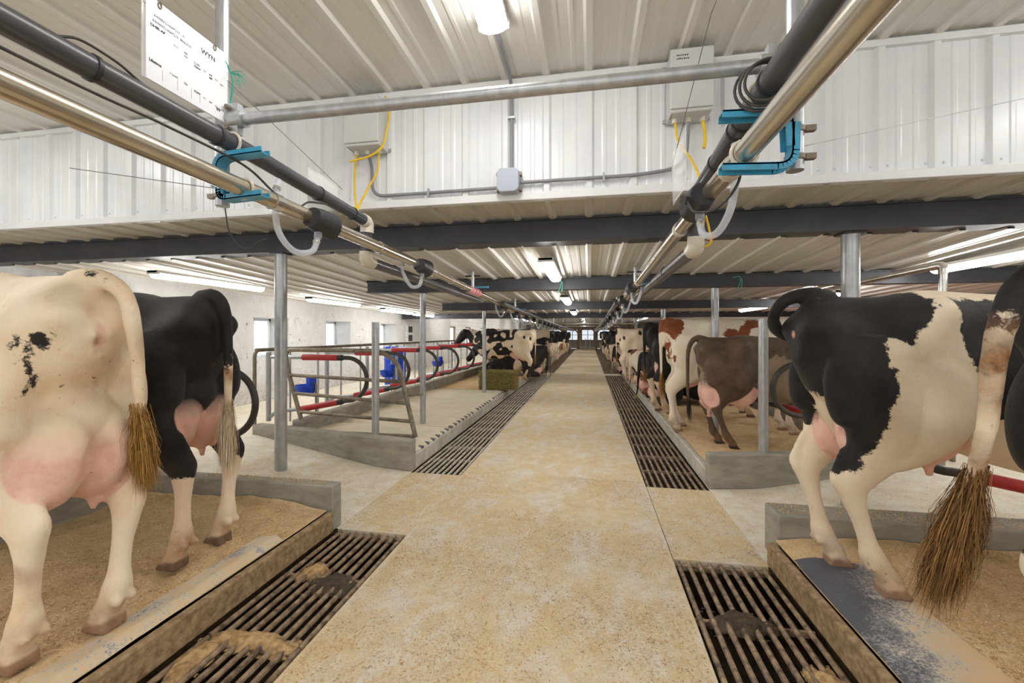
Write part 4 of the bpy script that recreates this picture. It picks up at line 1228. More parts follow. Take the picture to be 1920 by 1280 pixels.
# wheelbarrow by the far crossing
t = thing('wheelbarrow', 'grey wheelbarrow parked at the far crossing beside the left cows', 'wheelbarrow', (-1.5, 14.6, 0.0))
tr = MB()
top = [(-1.75, 14.45), (-1.25, 14.45), (-1.18, 15.25), (-1.82, 15.25)]
bot = [(-1.65, 14.6), (-1.35, 14.6), (-1.32, 15.0), (-1.68, 15.0)]
tr.add([(x, y, 0.62) for x, y in top] + [(x, y, 0.32) for x, y in bot], [(4, 5, 6, 7), (0, 4, 7, 3), (1, 2, 6, 5), (0, 1, 5, 4), (2, 3, 7, 6)])
o = tr.build('tray', M['galv'], t, smooth=False); sd = o.modifiers.new('thick', 'SOLIDIFY'); sd.thickness = 0.006
for s in (-0.2, 0.2):
    MB().tube(fillet([(-1.5 + s * 1.3, 13.9, 0.6), (-1.5 + s, 14.6, 0.3), (-1.5 + s * 0.25, 15.35, 0.2)], 0.1), 0.017, 8).build('handle', M['galv_dirty'], t)
    MB().tube([(-1.5 + s, 14.55, 0.31), (-1.5 + s, 14.5, 0.0)], 0.014, 8).build('leg', M['galv_dirty'], t)
MB().tube([(-1.54, 15.4, 0.17), (-1.46, 15.4, 0.17)], 0.17, 20).build('wheel', M['rubber'], t)

# ------------------------------------------------------------------ cows
def limb(mb, pts, n=16, sub=5):
    """closed tube through (x,y,z,r_fore_aft,r_lateral) joints"""
    P = spline(pts, sub)
    Q = [Vector(p[:3]) for p in P]
    rings = []
    for i, p in enumerate(P):
        t = (Q[min(i + 1, len(Q) - 1)] - Q[max(i - 1, 0)]).normalized()
        lat = Vector((0, 1, 0)) - t * t.y
        lat = lat.normalized() if lat.length > 0.05 else Vector((1, 0, 0))
        fa = lat.cross(t)
        rings.append([Q[i] + fa * p[3] * math.cos(2 * PI * k / n) + lat * p[4] * math.sin(2 * PI * k / n) for k in range(n)])
    V = [v for r in rings for v in r]
    F = [(i * n + k, i * n + (k + 1) % n, (i + 1) * n + (k + 1) % n, (i + 1) * n + k) for i in range(len(rings) - 1) for k in range(n)]
    F.append(tuple(range(n))[::-1])
    F.append(tuple(range((len(rings) - 1) * n, len(rings) * n)))
    # outward orientation check
    c0 = Q[0]
    f = F[0]
    nn = (V[f[1]] - V[f[0]]).cross(V[f[2]] - V[f[1]])
    if nn.dot(V[f[0]] - c0) < 0:
        F = [ff[::-1] for ff in F]
    mb.add(V, F)

def loft_body(mb, rings, n=40, sub=5):
    R = spline(rings, sub)
    V, F = [], []
    for (x, zt, zb, w, zw, pt, pb) in R:
        for k in range(n):
            a = 2 * PI * k / n
            c, s = math.cos(a), math.sin(a)
            p = pt if s >= 0 else pb
            y = w * math.copysign(abs(c) ** (2 / p), c)
            z = zw + (zt - zw if s >= 0 else zw - zb) * math.copysign(abs(s) ** (2 / p), s)
            V.append((x, y, z))
    for i in range(len(R) - 1):
        for k in range(n):
            F.append((i * n + k, i * n + (k + 1) % n, (i + 1) * n + (k + 1) % n, (i + 1) * n + k))
    F.append(tuple(range(n)))
    F.append(tuple(range((len(R) - 1) * n, len(R) * n))[::-1])
    F = [f[::-1] for f in F]
    mb.add(V, F)

TORSO = [  # x, ztop, zbot, w, zw, ptop, pbot
    (-0.035, 1.31, 1.10, 0.07, 1.22, 2.0, 2.0),
    (0.00, 1.385, 1.02, 0.125, 1.27, 1.7, 2.0),
    (0.06, 1.425, 0.92, 0.185, 1.24, 1.55, 2.0),
    (0.18, 1.432, 0.84, 0.235, 1.16, 1.6, 2.0),
    (0.34, 1.430, 0.78, 0.262, 1.16, 1.85, 2.0),
    (0.48, 1.455, 0.74, 0.275, 1.22, 2.3, 2.0),
    (0.60, 1.452, 0.70, 0.275, 1.10, 2.2, 2.0),
    (0.80, 1.435, 0.62, 0.325, 0.98, 2.0, 2.1),
    (1.05, 1.425, 0.565, 0.355, 0.93, 2.0, 2.2),
    (1.28, 1.430, 0.585, 0.325, 0.95, 2.0, 2.2),
    (1.48, 1.440, 0.64, 0.265, 1.00, 2.0, 2.1),
    (1.63, 1.41, 0.76, 0.205, 1.06, 2.0, 2.0),
    (1.74, 1.34, 0.88, 0.14, 1.10, 2.0, 2.0)]

def hind_leg(mb, s, dx, dy, lift=0.0):
    """dx, dy: displacement of the hoof from its square stance"""
    def q(x, y, z, a, b):
        w = max(0.0, min(1.0, (1.02 - z) / 0.95))
        return (x + dx * w, s * (y + dy * w), z, a, b)
    limb(mb, [q(0.27, 0.155, 1.22, 0.17, 0.09), q(0.25, 0.175, 1.06, 0.225, 0.115), q(0.235, 0.185, 0.92, 0.225, 0.12), q(0.225, 0.19, 0.79, 0.175, 0.100), q(0.165, 0.185, 0.67, 0.115, 0.075), q(0.105, 0.178, 0.585, 0.085, 0.054), q(0.065, 0.172, 0.52, 0.072, 0.046), q(0.062, 0.168, 0.45, 0.054, 0.040), q(0.075, 0.165, 0.36, 0.039, 0.034), q(0.09, 0.165, 0.25, 0.040, 0.036), q(0.098, 0.165, 0.185, 0.053, 0.048), q(0.125, 0.165, 0.125, 0.047, 0.047), q(0.155, 0.165, 0.075, 0.047, 0.047), q(0.165, 0.165, 0.05, 0.043, 0.044)])
    limb(mb, [q(0.46, 0.17, 1.20, 0.12, 0.08), q(0.45, 0.215, 1.00, 0.16, 0.09), q(0.42, 0.225, 0.86, 0.14, 0.09), q(0.33, 0.21, 0.74, 0.10, 0.075), q(0.22, 0.195, 0.66, 0.07, 0.06)])
    limb(mb, [q(0.06, 0.17, 0.70, 0.018, 0.018), q(0.012, 0.170, 0.60, 0.022, 0.020), q(0.005, 0.170, 0.545, 0.034, 0.030), q(0.03, 0.168, 0.47, 0.03, 0.03)], 10)   # heel cord and point of hock
    hooves(mb, q(0.155, 0.165, 0.0, 0, 0), s)

def hooves(mb, p, s):
    x, y = p[0], p[1]
    for o in (-0.028, 0.028):
        V = []
        prof = [(-0.05, 0.0, 0.022), (0.085, 0.0, 0.014), (0.08, 0.015, 0.014), (0.020, 0.075, 0.021), (-0.045, 0.055, 0.023)]
        for (px, pz, w) in prof:
            V.append((x + px, y + o - w, pz)); V.append((x + px, y + o + w, pz))
        n = len(prof)
        F = [(2 * i, 2 * i + 1, 2 * ((i + 1) % n) + 1, 2 * ((i + 1) % n)) for i in range(n)]
        F += [tuple(2 * i for i in range(n))[::-1], tuple(2 * i + 1 for i in range(n))]
        F = [f[::-1] for f in F]
        mb.add(V, F)
    for o in (-0.028, 0.028):
        mb.ell((x - 0.085, y + o, 0.135), 0.030, 0.020, 0.024, 10, 8)

def fore_leg(mb, s, dx, dy):
    def q(x, y, z, a, b):
        w = max(0.0, min(1.0, (0.95 - z) / 0.9))
        return (x + dx * w, s * (y + dy * w), z, a, b)
    limb(mb, [q(1.42, 0.20, 1.18, 0.10, 0.06), q(1.46, 0.225, 1.0, 0.14, 0.085), q(1.44, 0.215, 0.84, 0.13, 0.085), q(1.38, 0.19, 0.70, 0.085, 0.065), q(1.38, 0.175, 0.58, 0.06, 0.05), q(1.39, 0.165, 0.47, 0.052, 0.045), q(1.40, 0.16, 0.42, 0.058, 0.052), q(1.39, 0.16, 0.34, 0.038, 0.036), q(1.385, 0.16, 0.22, 0.036, 0.034), q(1.39, 0.16, 0.165, 0.048, 0.044), q(1.415, 0.16, 0.11, 0.043, 0.043), q(1.44, 0.16, 0.07, 0.05, 0.05), q(1.445, 0.16, 0.05, 0.048, 0.048)])
    hooves(mb, q(1.44, 0.16, 0.0, 0, 0), s)

def udder(mb, k, drop, back=0.0, wy=1.0):
    for s in (-1, 1):
        mb.ell((0.27 - back, s * 0.088 * wy, 0.745 - drop * 0.5), 0.165 * k, 0.105 * k * wy, 0.20 * k + drop * 0.5, 24, 16)
        mb.ell((0.47, s * 0.088 * wy, 0.755 - drop * 0.35), 0.19 * k, 0.105 * k * wy, 0.165 * k + drop * 0.35, 24, 16)
        zb = 0.745 - drop * 0.5 - (0.20 * k + drop * 0.5)
        for (x, zz) in ((0.24 - back, zb), (0.50, 0.755 - drop * 0.35 - (0.165 * k + drop * 0.35))):
            limb(mb, [(x, s * 0.10 * wy, zz + 0.05, 0.026, 0.026), (x, s * 0.102 * wy, zz - 0.01, 0.020, 0.020), (x, s * 0.104 * wy, zz - 0.052, 0.014, 0.014)], 10)
    limb(mb, [(0.13 - back * 0.5, 0, 1.00, 0.05, 0.09), (0.14 - back * 0.9, 0, 0.88, 0.06, 0.10), (0.24 - back, 0, 0.76, 0.09, 0.12)], 16)

def head(mb, px, py, pz, pitch, yaw=0.0):
    """poll position, pitch downwards in radians; returns transform"""
    Rm = Matrix.Translation((px, py, pz)) @ Matrix.Rotation(yaw, 4, 'Z') @ Matrix.Rotation(pitch, 4, 'Y')
    h = MB()
    limb(h, [(-0.06, 0, -0.02, 0.10, 0.08), (0.02, 0, 0.0, 0.12, 0.105), (0.12, 0, -0.02, 0.135, 0.118), (0.22, 0, -0.035, 0.12, 0.095), (0.34, 0, -0.05, 0.092, 0.075), (0.44, 0, -0.06, 0.085, 0.075), (0.50, 0, -0.065, 0.08, 0.078), (0.535, 0, -0.07, 0.05, 0.055)], 18)
    for s in (-1, 1):
        h.ell((0.13, s * 0.095, 0.03), 0.055, 0.03, 0.04, 12, 8)
        limb(h, [(-0.02, s * 0.09, 0.03, 0.03, 0.02), (-0.05, s * 0.17, 0.035, 0.05, 0.03), (-0.06, s * 0.23, 0.02, 0.04, 0.03), (-0.06, s * 0.27, 0.0, 0.012, 0.012)], 10)
        h.ell((0.53, s * 0.035, -0.04), 0.022, 0.022, 0.02, 10, 8)
    mb.add([Rm @ Vector(v) for v in h.V], h.F)
    return Rm

def sd_poly(px, pz, poly):
    """signed distance, positive inside"""
    d = np.full(px.shape, 1e9)
    ins = np.zeros(px.shape, bool)
    n = len(poly)
    for i in range(n):
        ax, az = poly[i]
        bx, bz = poly[(i + 1) % n]
        ex, ez = bx - ax, bz - az
        L = ex * ex + ez * ez + 1e-12
        t = np.clip(((px - ax) * ex + (pz - az) * ez) / L, 0, 1)
        d = np.minimum(d, np.hypot(px - ax - t * ex, pz - az - t * ez))
        cond = (az > pz) != (bz > pz)
        xi = ax + (pz - az) / (bz - az + 1e-12) * ex
        ins ^= cond & (px < xi)
    return np.where(ins, d, -d)

def coat_field(V, spec, seed):
    x, y, z = V[:, 0], V[:, 1], V[:, 2]
    d = np.full(x.shape, -0.15)
    for it in spec:
        kind, sign = it[0], it[1]
        if kind == 'all':
            f = np.full(x.shape, 0.15)
        elif kind == 'e':                       # ellipse in side view; side 0 both, +-1
            _, _, side, cx_, cz_, rx, rz = it
            f = (1 - np.sqrt(((x - cx_) / rx) ** 2 + ((z - cz_) / rz) ** 2)) * min(rx, rz)
            if side:
                f = np.minimum(f, y * side + 0.02)
        elif kind == 'p':
            _, _, side, poly = it
            f = sd_poly(x, z, poly)
            if side:
                f = np.minimum(f, y * side + 0.02)
        elif kind == 's':                       # sphere-like blob in space
            _, _, c, r = it
            f = (1 - np.sqrt(((x - c[0]) / r[0]) ** 2 + ((y - c[1]) / r[1]) ** 2 + ((z - c[2]) / r[2]) ** 2)) * min(r)
        elif kind == 'below':
            f = it[2] - z + 0.04 * np.sin(x * 9 + seed) + 0.03 * np.sin(y * 17 + seed)
        elif kind == 'rand':                    # irregular patches
            _, _, sc, th = it
            f = np.array([mnoise.noise(Vector((a * sc + seed * 7.3, b * sc * 0.8 + seed, c * sc + 3))) for a, b, c in V]) * 0.4 - th
        d = np.maximum(d, f) if sign > 0 else np.minimum(d, -f)
    return np.clip(d, -0.15, 0.15)

def cow_material(name, light, light2, dark, dark2, hoofc, skin1, skin2, dirt, dirt_amt=0.5):
    m, nt, b = nodes_of(name)
    at = N(nt, 'ShaderNodeAttribute', attribute_name='coat')
    sp = N(nt, 'ShaderNodeSeparateColor')
    nt.links.new(at.outputs['Color'], sp.inputs[0])
    v = coords(nt)
    nz = noise(nt, v, 26, 4, 0.7)
    big = noise(nt, v, 3.2, 4, 0.6, 0.3)
    fine = noise(nt, coords(nt, (1, 1, 0.35)), 130, 2, 0.5)
    # jagged edge of the patches
    ad = N(nt, 'ShaderNodeMath', operation='MULTIPLY_ADD')
    nt.links.new(nz, ad.inputs[0]); ad.inputs[1].default_value = 0.14
    nt.links.new(sp.outputs[0], ad.inputs[2])
    mr = N(nt, 'ShaderNodeMapRange')
    mr.inputs['From Min'].default_value = 0.565
    mr.inputs['From Max'].default_value = 0.580
    nt.links.new(ad.outputs[0], mr.inputs['Value'])
    white = ramp(nt, big, [(0.36, light), (0.66, light2)])
    # stained hair: patches of dirt on the pale coat
    st = noise(nt, v, 5.5, 6, 0.75, 0.5)
    white = mixc(nt, ramp(nt, st, [(0.55, (0, 0, 0)), (0.78, (dirt_amt,) * 3)]), white, dirt)
    dk = ramp(nt, noise(nt, v, 6, 5, 0.7), [(0.35, dark), (0.7, dark2)])
    c = mixc(nt, mr.outputs[0], white, dk)
    skin = ramp(nt, noise(nt, v, 14, 5, 0.7), [(0.3, skin1), (0.7, skin2)])
    mr2 = N(nt, 'ShaderNodeMapRange')
    mr2.inputs['From Min'].default_value = 0.35
    mr2.inputs['From Max'].default_value = 0.75
    nt.links.new(sp.outputs[1], mr2.inputs['Value'])
    c = mixc(nt, mr2.outputs[0], c, skin)
    sa_ = N(nt, 'ShaderNodeMath', operation='MULTIPLY')
    nt.links.new(at.outputs['Alpha'], sa_.inputs[0])
    nt.links.new(ramp(nt, noise(nt, v, 9, 4, 0.6, 0.4), [(0.3, (0.25, 0.25, 0.25)), (0.68, (1, 1, 1))]), sa_.inputs[1])
    c = mixc(nt, sa_.outputs[0], c, ramp(nt, nz, [(0.35, lin(104, 70, 40)), (0.65, lin(176, 126, 78))]))
    c = mixc(nt, sp.outputs[2], c, ramp(nt, nz, [(0.35, hoofc), (0.7, tuple(min(1, q * 1.5) for q in hoofc[:3]))]))
    # manure splashes
    ms = noise(nt, v, 34, 3, 0.6)
    al = N(nt, 'ShaderNodeMath', operation='MULTIPLY')
    nt.links.new(ramp(nt, ms, [(0.66, (0, 0, 0)), (0.69, (1, 1, 1))]), al.inputs[0])
    nt.links.new(ramp(nt, big, [(0.5, (0, 0, 0)), (0.62, (0.8, 0.8, 0.8))]), al.inputs[1])
    c = mixc(nt, al.outputs[0], c, lin(96, 74, 44))
    nt.links.new(c, b.inputs['Base Color'])
    b.inputs['Roughness'].default_value = 0.62
    b.inputs['Specular IOR Level'].default_value = 0.28
    b.inputs['Sheen Weight'].default_value = 0.08
    su = N(nt, 'ShaderNodeMath', operation='ADD')
    nt.links.new(fine, su.inputs[0]); nt.links.new(nz, su.inputs[1])
    bump(nt, su.outputs[0], 0.32, 0.006, b)
    return m
HOOF = lin(142, 112, 90)
PINK1, PINK2 = lin(232, 176, 158), lin(240, 200, 182)
M['bw'] = cow_material('black_and_white_coat', lin(238, 222, 198), lin(228, 206, 174), lin(26, 23, 24), lin(48, 43, 42), HOOF, PINK1, PINK2, lin(200, 166, 118))
M['black'] = cow_material('black_coat', lin(236, 216, 192), lin(222, 194, 160), lin(23, 20, 21), lin(42, 37, 36), lin(108, 84, 66), lin(226, 172, 152), lin(238, 196, 176), lin(172, 132, 90), 0.7)
M['cream'] = cow_material('cream_coat', lin(240, 224, 200), lin(230, 204, 168), lin(36, 32, 30), lin(52, 46, 42), HOOF, lin(222, 168, 150), lin(238, 202, 184), lin(206, 162, 112), 0.7)
M['redw'] = cow_material('red_and_white_coat', lin(240, 230, 212), lin(232, 216, 190), lin(122, 66, 36), lin(146, 84, 48), HOOF, PINK1, PINK2, lin(206, 176, 132), 0.4)
M['jersey'] = cow_material('brown_coat', lin(148, 130, 108), lin(128, 110, 90), lin(78, 62, 48), lin(108, 88, 68), lin(52, 44, 38), lin(230, 176, 160), lin(238, 196, 180), lin(120, 92, 64), 0.4)

def cow(label, loc, face, mt, spec, scale=1.0, hind=((0, 0), (0, 0)), fore=((0, 0), (0, 0)), ud=(1.0, 0.0, 0.0), tail=None, switch='switch_white', sw_len=0.3, sw_n=220, sw_w=0.05, voxel=0.02,
        lying=False, yaw=0.0, headp=(2.02, 0, 1.36, 0.75, 0.0), seed=0, bumps=(), skin_spots=(), stains=(), group='dairy cows in the stalls', xs=1.0):
    root = thing('cow', label, 'cow', loc, (PI if face < 0 else 0.0) + yaw, group)
    mb = MB()
    tors = [(x * xs, a, b_, w, zw, p1, p2) for (x, a, b_, w, zw, p1, p2) in TORSO]
    dz = 0.0
    if not lying:
        loft_body(mb, tors)
        hind_leg(mb, 1, *hind[0]); hind_leg(mb, -1, *hind[1])
        fore_leg(mb, 1, *fore[0]); fore_leg(mb, -1, *fore[1])
        udder(mb, *ud)
        hx, hy, hz, hp, hyaw = headp
        limb(mb, [(1.45, 0, 1.12, 0.27, 0.17), (1.66, hy * 0.2, 1.16, 0.22, 0.13), (1.84, hy * 0.6, (1.2 + hz) / 2 + 0.02, 0.17, 0.10), (hx - 0.02, hy, hz - 0.03, 0.12, 0.09)], 20)
        Rm = head(mb, hx, hy, hz, hp, hyaw)
    else:
        dz = 0.53
        loft_body(mb, [(x, a - dz, max(0.03, b_ - dz), w * 1.08, max(0.25, zw - dz - 0.05), p1, 2.6) for (x, a, b_, w, zw, p1, p2) in tors])
        for s in (-1, 1):        # folded legs
            limb(mb, [(0.20, s * 0.20, 0.50, 0.2, 0.10), (0.38, s * 0.31, 0.36, 0.19, 0.10), (0.46, s * 0.36, 0.18, 0.15, 0.09), (0.30, s * 0.38, 0.10, 0.09, 0.07), (0.12, s * 0.40, 0.07, 0.06, 0.055), (0.34, s * 0.44, 0.05, 0.042, 0.042), (0.52, s * 0.44, 0.05, 0.045, 0.045)])
            limb(mb, [(1.45, s * 0.2, 0.52, 0.12, 0.08), (1.50, s * 0.25, 0.28, 0.10, 0.08), (1.62, s * 0.22, 0.10, 0.07, 0.06), (1.45, s * 0.24, 0.05, 0.045, 0.045), (1.3, s * 0.24, 0.045, 0.04, 0.04)])
        for s in (-1, 1):
            mb.ell((0.24, s * 0.09, 0.17), 0.17, 0.12, 0.16, 16, 12)
        hx, hy, hz, hp, hyaw = headp
        hz -= dz
        limb(mb, [(1.45, 0, 0.62, 0.25, 0.16), (1.66, hy * 0.2, 0.70, 0.2, 0.13), (1.84, hy * 0.6, 0.78, 0.16, 0.10), (hx - 0.02, hy, hz - 0.03, 0.12, 0.09)], 20)
        Rm = head(mb, hx, hy, hz, hp, hyaw)
    # tail
    if tail is None:
        tail = [(0.06, 0, 1.40), (-0.03, 0, 1.415), (-0.075, 0.0, 1.33), (-0.075, 0.01, 1.1), (-0.07, 0.015, 0.85), (-0.065, 0.02, 0.62)]
        if lying:
            tail = [(0.06, 0, 0.87), (-0.03, 0, 0.87), (-0.075, 0, 0.78), (-0.09, 0.06, 0.45), (-0.1, 0.12, 0.2), (-0.12, 0.25, 0.06)]
    nT = len(tail)
    limb(mb, [(*p, max(0.017, 0.052 - 0.034 * (i / (nT - 1)) ** 0.6), max(0.017, 0.046 - 0.028 * (i / (nT - 1)) ** 0.6)) for i, p in enumerate(tail)], 12)
    tmp = bpy.data.meshes.new('tmp')
    tmp.from_pydata([tuple(v) for v in mb.V], [], mb.F)
    to = bpy.data.objects.new('tmp', tmp)
    COL.objects.link(to)
    rm = to.modifiers.new('r', 'REMESH'); rm.mode = 'VOXEL'; rm.voxel_size = voxel; rm.adaptivity = 0
    sm = to.modifiers.new('s', 'SMOOTH'); sm.factor = 0.5; sm.iterations = max(2, int(0.06 / voxel))
    dg = bpy.context.evaluated_depsgraph_get()
    me = bpy.data.meshes.new_from_object(to.evaluated_get(dg))
    bpy.data.objects.remove(to); bpy.data.meshes.remove(tmp)
    me.name = 'body'
    nv = len(me.vertices)
    V = np.empty(nv * 3); me.vertices.foreach_get('co', V); V = V.reshape(-1, 3)
    NRM = np.empty(nv * 3); me.vertices.foreach_get('normal', NRM); NRM = NRM.reshape(-1, 3)
    # bones, hollows and folds
    B = []
    if not lying:
        for s in (-1, 1):
            B += [(0.47, s * 0.275, 1.36, 0.085, 0.045), (0.00, s * 0.12, 1.27, 0.065, 0.040), (0.27, s * 0.265, 1.16, 0.10, 0.018), (0.66, s * 0.28, 1.22, 0.14, -0.045), (0.23, s * 0.2, 1.33, 0.12, -0.03),
                  (0.72, s * 0.28, 0.82, 0.10, -0.02), (0.44, s * 0.31, 0.85, 0.09, 0.02)]
    B += list(bumps)
    disp = np.zeros(nv)
    for (bx, by, bz, br, am) in B:
        disp += am * np.exp(-(((V[:, 0] - bx) ** 2 + (V[:, 1] - by) ** 2 + (V[:, 2] - bz) ** 2) / (br * br)))
    rib = np.clip((V[:, 0] - 0.75) / 0.15, 0, 1) * np.clip((1.3 - V[:, 0]) / 0.15, 0, 1) * np.clip((V[:, 2] - 0.7) / 0.1, 0, 1) * np.clip((1.35 - V[:, 2]) / 0.1, 0, 1)
    disp += 0.004 * rib * np.sin(V[:, 0] * 2 * PI / 0.085 + V[:, 2] * 4) if not lying else 0
    V = V + NRM * disp[:, None]
    me.vertices.foreach_set('co', (V * scale).ravel())
    coat = coat_field(V, spec, seed)
    skin = np.zeros(nv)
    if not lying:
        k, drop, back, wy = (tuple(ud) + (1.0,))[:4]
        for s in (-1, 1):
            for c_, r_ in (((0.27 - back, s * 0.088 * wy, 0.745 - drop * 0.5), (0.165 * k, 0.105 * k * wy, 0.20 * k + drop * 0.5)), ((0.47, s * 0.088 * wy, 0.755 - drop * 0.35), (0.19 * k, 0.105 * k * wy, 0.165 * k + drop * 0.35))):
                e = np.sqrt((((V - np.array(c_)) / (np.array(r_) + 0.012)) ** 2).sum(1))
                skin = np.maximum(skin, np.clip((1.13 - e) / 0.12, 0, 1))
        skin *= np.clip((0.98 - V[:, 2]) / 0.30, 0.0, 1)
        for s_ in (-1, 1):
            for tx in (0.24 - back, 0.50):
                skin = np.where((np.hypot(V[:, 0] - tx, V[:, 1] - s_ * 0.10 * wy) < 0.045) & (V[:, 2] < 0.62) & (V[:, 2] > 0.36), 1.0, skin)
    else:
        e = np.sqrt(((V[:, 0] - 0.2) / 0.25) ** 2 + (V[:, 1] / 0.24) ** 2 + ((V[:, 2] - 0.15) / 0.2) ** 2)
        skin = np.clip((1.05 - e) / 0.2, 0, 1) * (V[:, 2] < 0.26)
    mz = np.array(Rm @ Vector((0.53, 0, -0.06)))
    skin = np.maximum(skin, np.clip(1.3 - np.sqrt(((V - mz) ** 2).sum(1)) / 0.075, 0, 1))
    for (c_, r_, am) in skin_spots:
        skin = np.maximum(skin, am * np.clip(1.5 - 1.2 * np.sqrt((((V - np.array(c_)) / np.array(r_)) ** 2).sum(1)), 0, 1))
    hf = np.clip((0.054 - V[:, 2] + 0.006 * np.sin(V[:, 0] * 40)) / 0.012, 0, 1) if not lying else np.zeros(nv)
    if not lying:                     # dewclaws
        hf = np.maximum(hf, 0.0)
    cc = np.ones((nv, 4))
    cc[:, 0] = 0.5 + coat * 3.2 * 0.5 + 0.0
    cc[:, 1] = skin
    cc[:, 2] = hf
    stn = np.zeros(nv)
    if not lying:
        stn = 0.55 * np.clip((0.22 - V[:, 2]) / 0.12, 0, 1)
    for (c_, r_, am) in stains:
        stn = np.maximum(stn, am * np.clip(1.6 - 1.3 * np.sqrt((((V - np.array(c_)) / np.array(r_)) ** 2).sum(1)), 0, 1))
    cc[:, 3] = stn
    at = me.attributes.new('coat', 'FLOAT_COLOR', 'POINT')
    at.data.foreach_set('color', cc.astype(np.float32).ravel())
    me.materials.clear(); me.materials.append(M[mt])
    me.shade_smooth()
    body = bpy.data.objects.new('body', me)
    COL.objects.link(body); body.parent = root
    # tail hair
    p = Vector(tail[-1]); d0 = (p - Vector(tail[-2])).normalized()
    rs = random.Random(seed + 31)
    hb_ = MB()
    for q in range(sw_n):
        u = rs.random()
        st = p - d0 * (0.16 * u) + Vector((rs.gauss(0, 0.010), rs.gauss(0, 0.010), 0))
        L = sw_len * rs.uniform(0.55, 1.0)
        w_ = Vector((rs.gauss(0, 1), rs.gauss(0, 1), rs.gauss(0, 0.2))).normalized()
        e1 = st + d0 * L * 0.45 + w_ * rs.uniform(0, sw_w) + Vector((0, 0, -0.15 * L))
        e2 = st + d0 * L * 0.75 + w_ * rs.uniform(0, sw_w * 1.2) + Vector((0, 0, -0.30 * L))
        wd = w_.cross(Vector((0, 0, 1))).normalized() * rs.uniform(0.0006, 0.0014)
        if lying:
            e1.z = max(0.02, e1.z); e2.z = max(0.015, e2.z)
        hb_.add([(v * scale) for v in (st - wd, st + wd, e1 + wd * 0.9, e1 - wd * 0.9, e2)], [(0, 1, 2, 3), (3, 2, 4)])
    hm = bpy.data.meshes.new('tail_switch')
    hm.from_pydata([tuple(v) for v in hb_.V], [], hb_.F)
    hm.materials.append(M[switch])
    ho = bpy.data.objects.new('tail_switch', hm)
    COL.objects.link(ho); ho.parent = root
    if voxel <= 0.02:
        for s in (-1, 1):
            eb = MB().ell(Rm @ Vector((0.145, s * 0.108, 0.028)) * 1.0, 0.022, 0.022, 0.022, 12, 10)
            em = bpy.data.meshes.new('eye')
            em.from_pydata([tuple(Vector(v) * scale) for v in eb.V], [], eb.F); em.materials.append(M['blackpl']); em.shade_smooth()
            eo = bpy.data.objects.new('eye', em); COL.objects.link(eo); eo.parent = body
    return root

BEDZ = 0.158
# --- left front: cream cow
cow('big cream cow with black specks and large pink udder at the left edge', (-1.90, 1.34, BEDZ), -1, 'cream',
    [('s', 1, (0.015, 0.15, 1.18), (0.03, 0.024, 0.03)), ('s', 1, (0.02, 0.165, 1.145), (0.03, 0.016, 0.02)), ('s', 1, (0.05, 0.20, 1.17), (0.03, 0.016, 0.028)), ('s', 1, (0.01, 0.12, 1.22), (0.03, 0.012, 0.016)), ('s', 1, (0.02, 0.15, 1.05), (0.03, 0.014, 0.025)), ('s', 1, (0.02, 0.165, 1.09), (0.03, 0.009, 0.02)), ('s', 1, (0.03, 0.175, 1.02), (0.03, 0.009, 0.02)),
     ('s', 1, (-0.03, 0.02, 1.425), (0.024, 0.016, 0.014)), ('s', 1, (-0.05, -0.01, 1.41), (0.02, 0.014, 0.012)), ('s', 1, (-0.07, -0.03, 1.39), (0.02, 0.012, 0.01))],
    scale=1.03, hind=((0.04, -0.06), (-0.05, -0.04)), ud=(1.26, -0.06, 0.12, 0.86), voxel=0.012, switch='switch_yellow', sw_len=0.26, sw_n=2200, sw_w=0.045,
    tail=[(0.08, 0, 1.40), (-0.02, -0.01, 1.415), (-0.085, -0.05, 1.35), (-0.10, -0.08, 1.15), (-0.09, -0.10, 0.92), (-0.08, -0.12, 0.78)],
    bumps=[(-0.03, 0.0, 1.30, 0.04, -0.04), (-0.045, 0.02, 1.20, 0.022, 0.018), (-0.045, -0.02, 1.20, 0.022, 0.018), (-0.05, 0.0, 1.20, 0.012, -0.02), (-0.045, 0.0, 1.13, 0.02, 0.02), (0.06, 0.0, 1.06, 0.06, -0.02), (-0.05, 0, 0.76, 0.04, -0.035), (-0.05, 0, 0.70, 0.04, -0.045), (-0.04, 0, 0.63, 0.04, -0.045), (-0.02, 0, 0.57, 0.04, -0.04), (0.0, 0.15, 0.96, 0.07, -0.02), (0.0, -0.15, 0.96, 0.07, -0.02)],
    skin_spots=[((-0.045, 0, 1.2), (0.05, 0.026, 0.09), 0.72), ((0.08, 0.2, 0.50), (0.03, 0.05, 0.03), 0.45), ((0.05, 0.16, 0.40), (0.03, 0.04, 0.04), 0.4)],
    stains=[((0.02, -0.01, 1.08), (0.10, 0.09, 0.15), 0.55), ((-0.05, 0.015, 1.16), (0.03, 0.015, 0.06), 1.0), ((0.1, 0.16, 0.36), (0.05, 0.06, 0.05), 0.7), ((-0.09, -0.10, 0.85), (0.06, 0.06, 0.12), 0.6)], seed=1)
